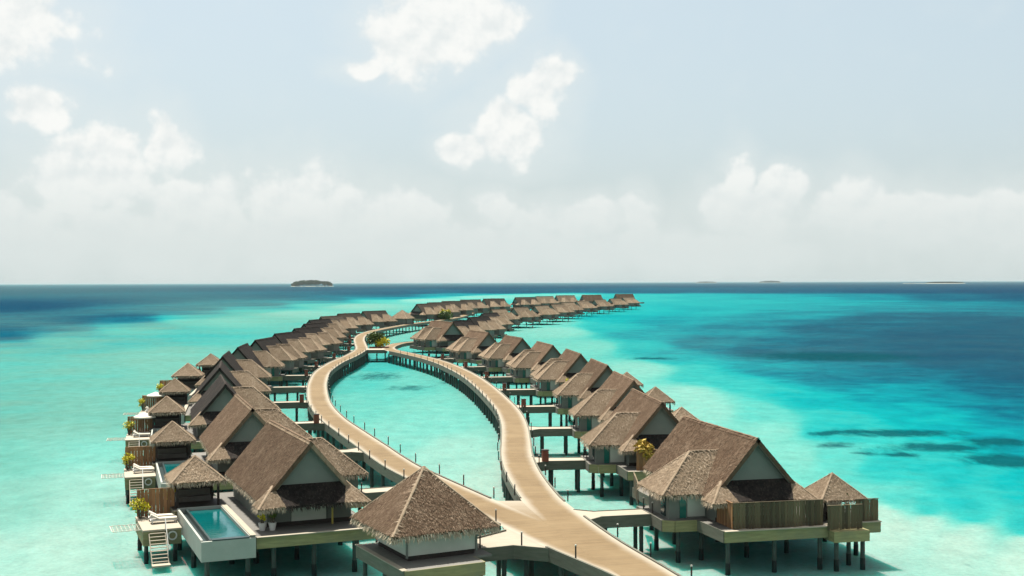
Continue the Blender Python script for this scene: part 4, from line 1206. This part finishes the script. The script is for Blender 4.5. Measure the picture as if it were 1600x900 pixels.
post_row(l_in, 1, (97, 306), '%s lamp post from the fork along the lagoon edge of the left arm', 'lamp posts on the lagoon edge of the left arm')
post_row(l_out, -1, (100, 306), '%s lamp post from the gazebo along the outer edge of the left arm', 'lamp posts on the outer edge of the left arm')
post_row(r_in, -1, (98, 300), '%s lamp post from the fork along the lagoon edge of the right arm', 'lamp posts on the lagoon edge of the right arm')
post_row(r_out, 1, (70, 300, (90, 96)), '%s lamp post from the foreground along the outer edge of the right arm', 'lamp posts on the outer edge of the right arm')
for k, (x, y, lb) in enumerate(((-2.2, 79.5, 'dark lamp post on the gazebo bridge, left of two'), (0.6, 80.2, 'dark lamp post on the gazebo bridge, right of two'), (4.05, 76.2, 'pale-capped lamp post on the near left edge of the boardwalk trunk'), (-1.25, 88.2, 'lamp post behind the right corner of the gazebo roof'))):
    lamp_post(x, y, lb, 'lamp posts at the gazebo')

# ------------------------------------------------------------------ fences
def fence(p0, p1, z0, h, w, material, label, group=None):
    a, b = Vector((*p0, z0)), Vector((*p1, z0))
    t = empty('timber_fence', a, math.atan2(b.y - a.y, b.x - a.x))
    L = (b - a).length
    n = max(3, int(round(L / w)))
    me = MB().box(-L / n / 2 + 0.012, L / n / 2 - 0.012, -0.02, 0.02, 0, h).mesh('plank'); me.materials.append(M[material])
    for k in range(n):
        o = link('plank', me, t)
        o.location = ((k + 0.5) * L / n, random.uniform(-0.012, 0.012), random.uniform(0.0, 0.03))
        o.rotation_euler = (0, random.uniform(-0.006, 0.006), random.uniform(-0.03, 0.03))
    for zz in (0.3, h - 0.3):
        r = MB(); r.box(0, L, 0.035, 0.09, zz - 0.05, zz + 0.05); r.build('rail', material, t)
    r = MB(); r.box(0, L, -0.05, 0.06, h + 0.035, h + 0.075); r.build('cap_rail', material, t)
    tag(t, label, 'fence', group)
    return t


f1 = frame(*RIGHT[0][:3], 1)
GFENCE = 'slatted fences of the nearest right villa'
fence(f1(-3.0, -2.25), f1(3.95, -2.45), DECK, 1.85, 0.23, 'fence', 'long slatted timber fence across the front of the nearest right villa', GFENCE)
fence(f1(-3.05, 1.3), f1(-3.05, -2.2), DECK, 1.85, 0.25, 'fence_red', 'side fence returning along the left of the nearest right villa', GFENCE)
fence(f1(4.0, -3.0), f1(6.8, -3.0), DECK - 0.27, 1.75, 0.23, 'fence', 'lower dark fence section standing forward on the step of the nearest right villa', GFENCE)
fence(f1(6.9, -1.85), f1(8.75, -1.85), DECK, 1.62, 0.23, 'fence', 'rightmost short fence section of the nearest right villa', GFENCE)
fence(f1(-5.2, 13.4), f1(-6.6, 8.2), DECK, 1.7, 0.25, 'fence', 'brown fence left of the nearest right villa, behind its front wing', GFENCE)
stepd = MB()
pp = [f1(4.22, -3.6), f1(7.05, -3.6), f1(7.05, -2.02), f1(4.22, -2.02)]
cx, cy = pp[0]
sd_ = empty('step_deck', (cx, cy, 0))
stepd.prism([(a - cx, b - cy) for a, b in pp], DECK - 1.05, DECK - 0.27); stepd.build('platform', 'fascia', sd_)
for a, b in (f1(4.6, -3.2), f1(6.7, -3.2)):
    pile(sd_, a - cx, b - cy)
tag(sd_, 'low step deck carrying the forward fence of the nearest right villa', 'deck')
f2 = frame(*RIGHT[1][:3], 1)
fence(f2(-3.0, -2.3), f2(3.9, -2.3), DECK, 1.9, 0.3, 'fence_red', 'red-brown fence at the front of the second right villa, mostly hidden')
for i, (x, y, h, k) in enumerate(LEFT[:6]):
    fl = frame(x, y, h, -1)
    fence(fl(11.2, 11.7), fl(8.3, 11.7), 2.15, 2.1, 0.28, 'fence_red', 'red-brown plank fence at the back of the sun deck of the %s left villa' % ORD[i], 'plank fences on the sun decks')

# ------------------------------------------------------------------ plants
def bush(name, x, y, z, r, h, n, leaf, label, group=None, seed=1, pot=None, leaf_size=0.22, trunk=0.25):
    rnd = random.Random(seed)
    t = empty(name, (x, y, z))
    mb = MB()
    cl = [(rnd.uniform(-0.6, 0.6) * r, rnd.uniform(-0.6, 0.6) * r, h * rnd.uniform(0.45, 0.85), r * rnd.uniform(0.35, 0.6)) for _ in range(max(4, n // 60))]
    for _ in range(n):
        cx_, cy_, cz_, cr_ = rnd.choice(cl)
        d = Vector((rnd.gauss(0, 1), rnd.gauss(0, 1), rnd.gauss(0, 0.8)))
        d = d.normalized() * cr_ * rnd.random() ** 0.4
        p = Vector((cx_, cy_, cz_)) + d
        a = Vector((rnd.gauss(0, 1), rnd.gauss(0, 1), rnd.gauss(0.3, 0.6))).normalized()
        b = a.cross(Vector((rnd.gauss(0, 1), rnd.gauss(0, 1), rnd.gauss(0, 1)))).normalized()
        ls = leaf_size * rnd.uniform(0.6, 1.3)
        mb.add([p - b * ls * 0.25, p + a * ls * 0.5 - b * 0.0, p + b * ls * 0.25, p - a * ls * 0.5], [(0, 1, 2, 3)])
    mb.build('foliage', leaf, t)
    st = MB()
    for cx_, cy_, cz_, cr_ in cl[:5]:
        st.bar((cx_ * 0.15, cy_ * 0.15, 0.0), (cx_ * 0.8, cy_ * 0.8, cz_), 0.05 + trunk * 0.1, 0.05 + trunk * 0.1)
    st.build('stem', 'bark', t)
    if pot:
        pm = MB(); pm.cyl(0, 0, 0.0, 0.55, 0.20, 0.30, 12); pm.build('pot', pot, t)
    tag(t, label, 'plant' if pot is None else 'potted plant', group)
    return t


for i, (x, y, h, k) in enumerate(LEFT[:6]):
    fl = frame(x, y, h, -1)
    a, b = fl(11.0, 11.0)
    bush('yellow_shrub', a, b, 2.15, 0.85, 1.7, 320, 'leaf_yellow', 'yellow-green shrub on the sun deck corner of the %s left villa' % ORD[i], 'yellow shrubs on the sun decks', seed=60 + i)
    a, b = fl(8.7, 12.6)
    if i in (0, 1, 2, 3):
        bush('leafy_shrub', a, b, 2.15, 0.55, 2.1, 200, 'leaf' if i else 'leaf_yellow', 'leafy shrub between fence and pavilion of the %s left villa' % ORD[i], 'shrubs beside the pavilions', seed=80 + i)
fl = frame(*LEFT[0][:3], -1)
for k, (o, u) in enumerate(((3.65, -0.2), (2.95, -0.35))):
    a, b = fl(o, u)
    bush('potted_shrub', a, b, DECK, 0.34, 1.5, 120, 'leaf_yellow' if k == 0 else 'leaf', '%s white pot with a shrub at the front corner of the nearest left villa' % ('left', 'right')[k], 'white pots at the nearest left villa', seed=90 + k, pot='white', leaf_size=0.2)
a, b = frame(*RIGHT[1][:3], 1)(-2.2, -2.0)
bush('dry_palm_shrub', a, b, DECK, 1.1, 3.3, 420, 'leaf_dry', 'golden yellow shrub rising at the front corner of the second right villa', seed=97, leaf_size=0.42)
for i in (2, 3, 4):
    a, b = frame(*RIGHT[i][:3], 1)(-2.4, -1.9)
    bush('yellow_shrub', a, b, DECK, 0.7, 2.6, 160, 'leaf_yellow', 'yellow-green shrub at the apron roof corner of the %s right villa' % ORD[i], 'yellow shrubs at the right villas', seed=100 + i, leaf_size=0.3)
for k, (o, u) in enumerate(((4.6, -1.0), (5.3, -0.8), (6.6, -1.0))):
    a, b = f1(o, u)
    bush('dark_potted_shrub', a, b, DECK, 0.3, 2.25, 90, 'leaf', '%s dark shrub behind the fence, under the right pavilion roof' % ('left', 'middle', 'right')[k], 'shrubs behind the fence of the nearest right villa', seed=110 + k, pot='darkwood')
# planted islands in the walk
bush('planted_tree', -37.4, 327.0, DECK - 0.5, 2.6, 4.6, 1500, 'leaf', 'bushy green tree in a planter on the cross walk at the top of the loop', seed=120, leaf_size=0.75, trunk=1.5)
bush('planted_shrub', -35.6, 325.0, DECK - 0.4, 2.2, 3.0, 700, 'leaf_yellow', 'yellowish shrub right beside the tree on the cross walk', seed=121, leaf_size=0.6)
bush('planted_tree', -32.8, 572.0, DECK - 0.9, 4.0, 4.2, 1200, 'leaf', 'far green tree where the boardwalk bends behind the right villas', seed=122, leaf_size=1.0, trunk=1.5)
bush('planted_shrub', -32.5, 577.0, DECK, 2.8, 5.6, 500, 'leaf_yellow', 'yellow-topped tree just behind the far green tree of the boardwalk', seed=123, leaf_size=1.0)
pm = MB(); pm.box(-2.6, 2.6, -1.6, 1.8, -0.3, 0.75); pl_ = empty('planter', (-36.6, 325.2, DECK - 0.5)); pm.build('box', 'redwood', pl_)
tag(pl_, 'low red-brown planter box on the cross walk under the bushy tree', 'planter')

# ------------------------------------------------------------------ sun beds, parasols, life rings
def make_sunbed():
    t = empty('sun_bed', (0, 0, 0))
    z = MB(); z.box(-0.36, 0.36, -1.0, 1.0, 0.22, 0.28); z.build('frame', 'white', t)
    for x, y in ((-0.3, -0.85), (0.3, -0.85), (-0.3, 0.85), (0.3, 0.85)):
        z = MB(); z.box(x - 0.03, x + 0.03, y - 0.03, y + 0.03, 0.0, 0.218); z.build('leg', 'white', t)
    z = MB(); z.box(-0.34, 0.34, -0.98, 0.35, 0.284, 0.40); z.add([(-0.34, 0.36, 0.29), (0.34, 0.36, 0.29), (0.34, 0.98, 0.62), (-0.34, 0.98, 0.62), (-0.34, 0.36, 0.40), (0.34, 0.36, 0.40), (0.34, 0.93, 0.73), (-0.34, 0.93, 0.73)], [(3, 2, 1, 0), (4, 5, 6, 7), (0, 1, 5, 4), (1, 2, 6, 5), (2, 3, 7, 6), (3, 0, 4, 7)]); z.build('mattress', 'canvas', t)
    return t


def make_parasol():
    t = empty('parasol', (0, 0, 0))
    z = MB(); z.cyl(0, 0, 0, 2.55, 0.03, 0.03, 6); z.build('pole', 'white', t)
    z = MB(); z.cyl(0, 0, 0.0, 0.12, 0.32, 0.28, 10); z.build('base', 'darkwood', t)
    z = MB()
    n = 8
    ring = [(1.35 * math.cos(2 * math.pi * k / n), 1.35 * math.sin(2 * math.pi * k / n), 2.2) for k in range(n)]
    low = [(x, y, 2.05) for x, y, _ in ring]
    z.add([(0, 0, 2.72)] + ring + low, [(0, 1 + k, 1 + (k + 1) % n) for k in range(n)] + [(1 + k, 1 + n + k, 1 + n + (k + 1) % n, 1 + (k + 1) % n) for k in range(n)])
    z.build('canopy', 'canvas', t)
    return t


sbed, para = make_sunbed(), make_parasol()
sb_used = pa_used = False
for i, (x, y, h, k) in enumerate(LEFT[:5]):
    fl = frame(x, y, h, -1)
    for j, u in enumerate((8.7, 9.9)):
        t = copy_tree(sbed) if sb_used else sbed
        sb_used = True
        a, b = fl(9.5, u)
        t.location = (a, b, 2.15); t.rotation_euler = (0, 0, -R(h) + R(90 + random.uniform(-9, 9)))
        tag(t, '%s sun bed on the sun deck of the %s left villa' % (('near', 'far')[j], ORD[i]), 'sun bed', 'sun beds on the left sun decks')
    if i in (2, 3):
        t = copy_tree(para) if pa_used else para
        pa_used = True
        a, b = fl(9.2, 11.0)
        t.location = (a, b, 2.15)
        tag(t, 'cream parasol open on the sun deck of the %s left villa' % ORD[i], 'parasol', 'parasols on the sun decks')
    if i < 3:
        t = empty('life_ring', (0, 0, 0))
        z = MB()
        for k2 in range(14):
            a0, a1 = 2 * math.pi * k2 / 14, 2 * math.pi * (k2 + 1) / 14
            z.bar((0.30 * math.cos(a0), 0, 0.30 * math.sin(a0)), (0.30 * math.cos(a1), 0, 0.30 * math.sin(a1)), 0.10, 0.10)
        z.build('ring', 'white', t)
        a, b = fl(9.15, 6.16)
        t.location = (a, b, 1.62); t.rotation_euler = (0, 0, -R(h))
        tag(t, 'white life ring on the sun deck skirt of the %s left villa' % ORD[i], 'life ring', 'life rings beside the sea steps')
a, b = fl(9.5, 9.0)
fl = frame(*LEFT[0][:3], -1)
a, b = fl(-1.6, 0.1)
z = MB(); z.box(-0.06, 0.06, -0.06, 0.06, 0.0, 1.8); o = z.build('yellow_post', 'yellowpost', None); o.location = (a, b, DECK)
tag(o, 'slim yellow post in front of the nearest left villa wall', 'post')

# ------------------------------------------------------------------ far islands
def island(x, y, length, height, label, seed, sandbar=0.0, width=None):
    rnd = random.Random(seed)
    width = width or length * 0.5
    sb_ = MB()
    n = 40
    prof = [(math.cos(2 * math.pi * k / n) * (length / 2 * 1.08) * rnd.uniform(0.95, 1.05) + (sandbar * length if math.cos(2 * math.pi * k / n) * sandbar > 0.5 else 0), math.sin(2 * math.pi * k / n) * width / 2 * 1.15) for k in range(n)]
    k = n
    sb_.add([(a, b, -1.2) for a, b in prof] + [(a * 0.97, b * 0.95, 2.2) for a, b in prof], [(i, (i + 1) % k, k + (i + 1) % k, k + i) for i in range(k)] + [tuple(range(k, 2 * k))])
    t = empty('island', (x, y, 0), -math.atan2(x, y))
    sb_.build('beach', 'sand', t)
    tag(t, label + ', sandy shore', 'island', kind='structure')
    wd = MB()
    ls = height * 0.085
    clumps = []
    for _ in range(int(length / height * 26)):
        a, b = rnd.uniform(-1, 1), rnd.uniform(-1, 1)
        if a * a + b * b > 1: continue
        e = (1 - a * a) ** 0.28
        clumps.append((a * length / 2, b * width / 2, height * rnd.uniform(0.45, 0.86) * e, height * rnd.uniform(0.14, 0.24)))
    for cx_, cy_, cz_, cr_ in clumps:
        for _ in range(70):
            d = Vector((rnd.gauss(0, 1), rnd.gauss(0, 1), rnd.gauss(0, 1))).normalized() * cr_ * rnd.random() ** 0.35
            p = Vector((cx_, cy_, max(cz_ + d.z * 1.2, 2))) + Vector((d.x, d.y, 0)) * 1.2
            a = Vector((rnd.gauss(0, 1), rnd.gauss(0, 1), rnd.gauss(0, 1))).normalized(); b = a.orthogonal().normalized()
            wd.add([p - b * ls, p + a * ls, p + b * ls, p - a * ls], [(0, 1, 2, 3)])
        wd.bar((cx_, cy_, 1), (cx_, cy_, cz_), height * 0.03, height * 0.03)
    o = wd.build('island_wood', 'leaf_far', None)
    o.location = (x, y, 0); o.rotation_euler = (0, 0, -math.atan2(x, y))
    tag(o, label + ', dense trees', 'wood', kind='stuff')


island(-1206.0, 7150.0, 238.0, 36.0, 'small wooded island on the left horizon', 131)
island(3545.0, 9700.0, 300.0, 15.0, 'low island with a long sandbar on the right horizon', 132, sandbar=-0.55)
island(4250.0, 19500.0, 330.0, 34.0, 'faint island on the horizon right of the far villas', 133)
island(3250.0, 19800.0, 320.0, 24.0, 'faintest low island on the horizon, left of the other faint one', 134)

# ------------------------------------------------------------------ sea air
hzm, N, L_, out = mat('sea_haze')
pv = N.new('ShaderNodeVolumePrincipled')
pv.inputs['Color'].default_value = (0.46, 0.515, 0.53, 1)
pv.inputs['Density'].default_value = 2.4e-5
pv.inputs['Anisotropy'].default_value = 0.0
L_.new(pv.outputs[0], out.inputs['Volume'])
M['haze'] = hzm
hb = MB(); hb.box(-75000, 75000, -75000, 75000, -4.0, 46.0)
tag(hb.build('haze', 'haze'), 'pale humid air over the lagoon', 'haze', kind='stuff')
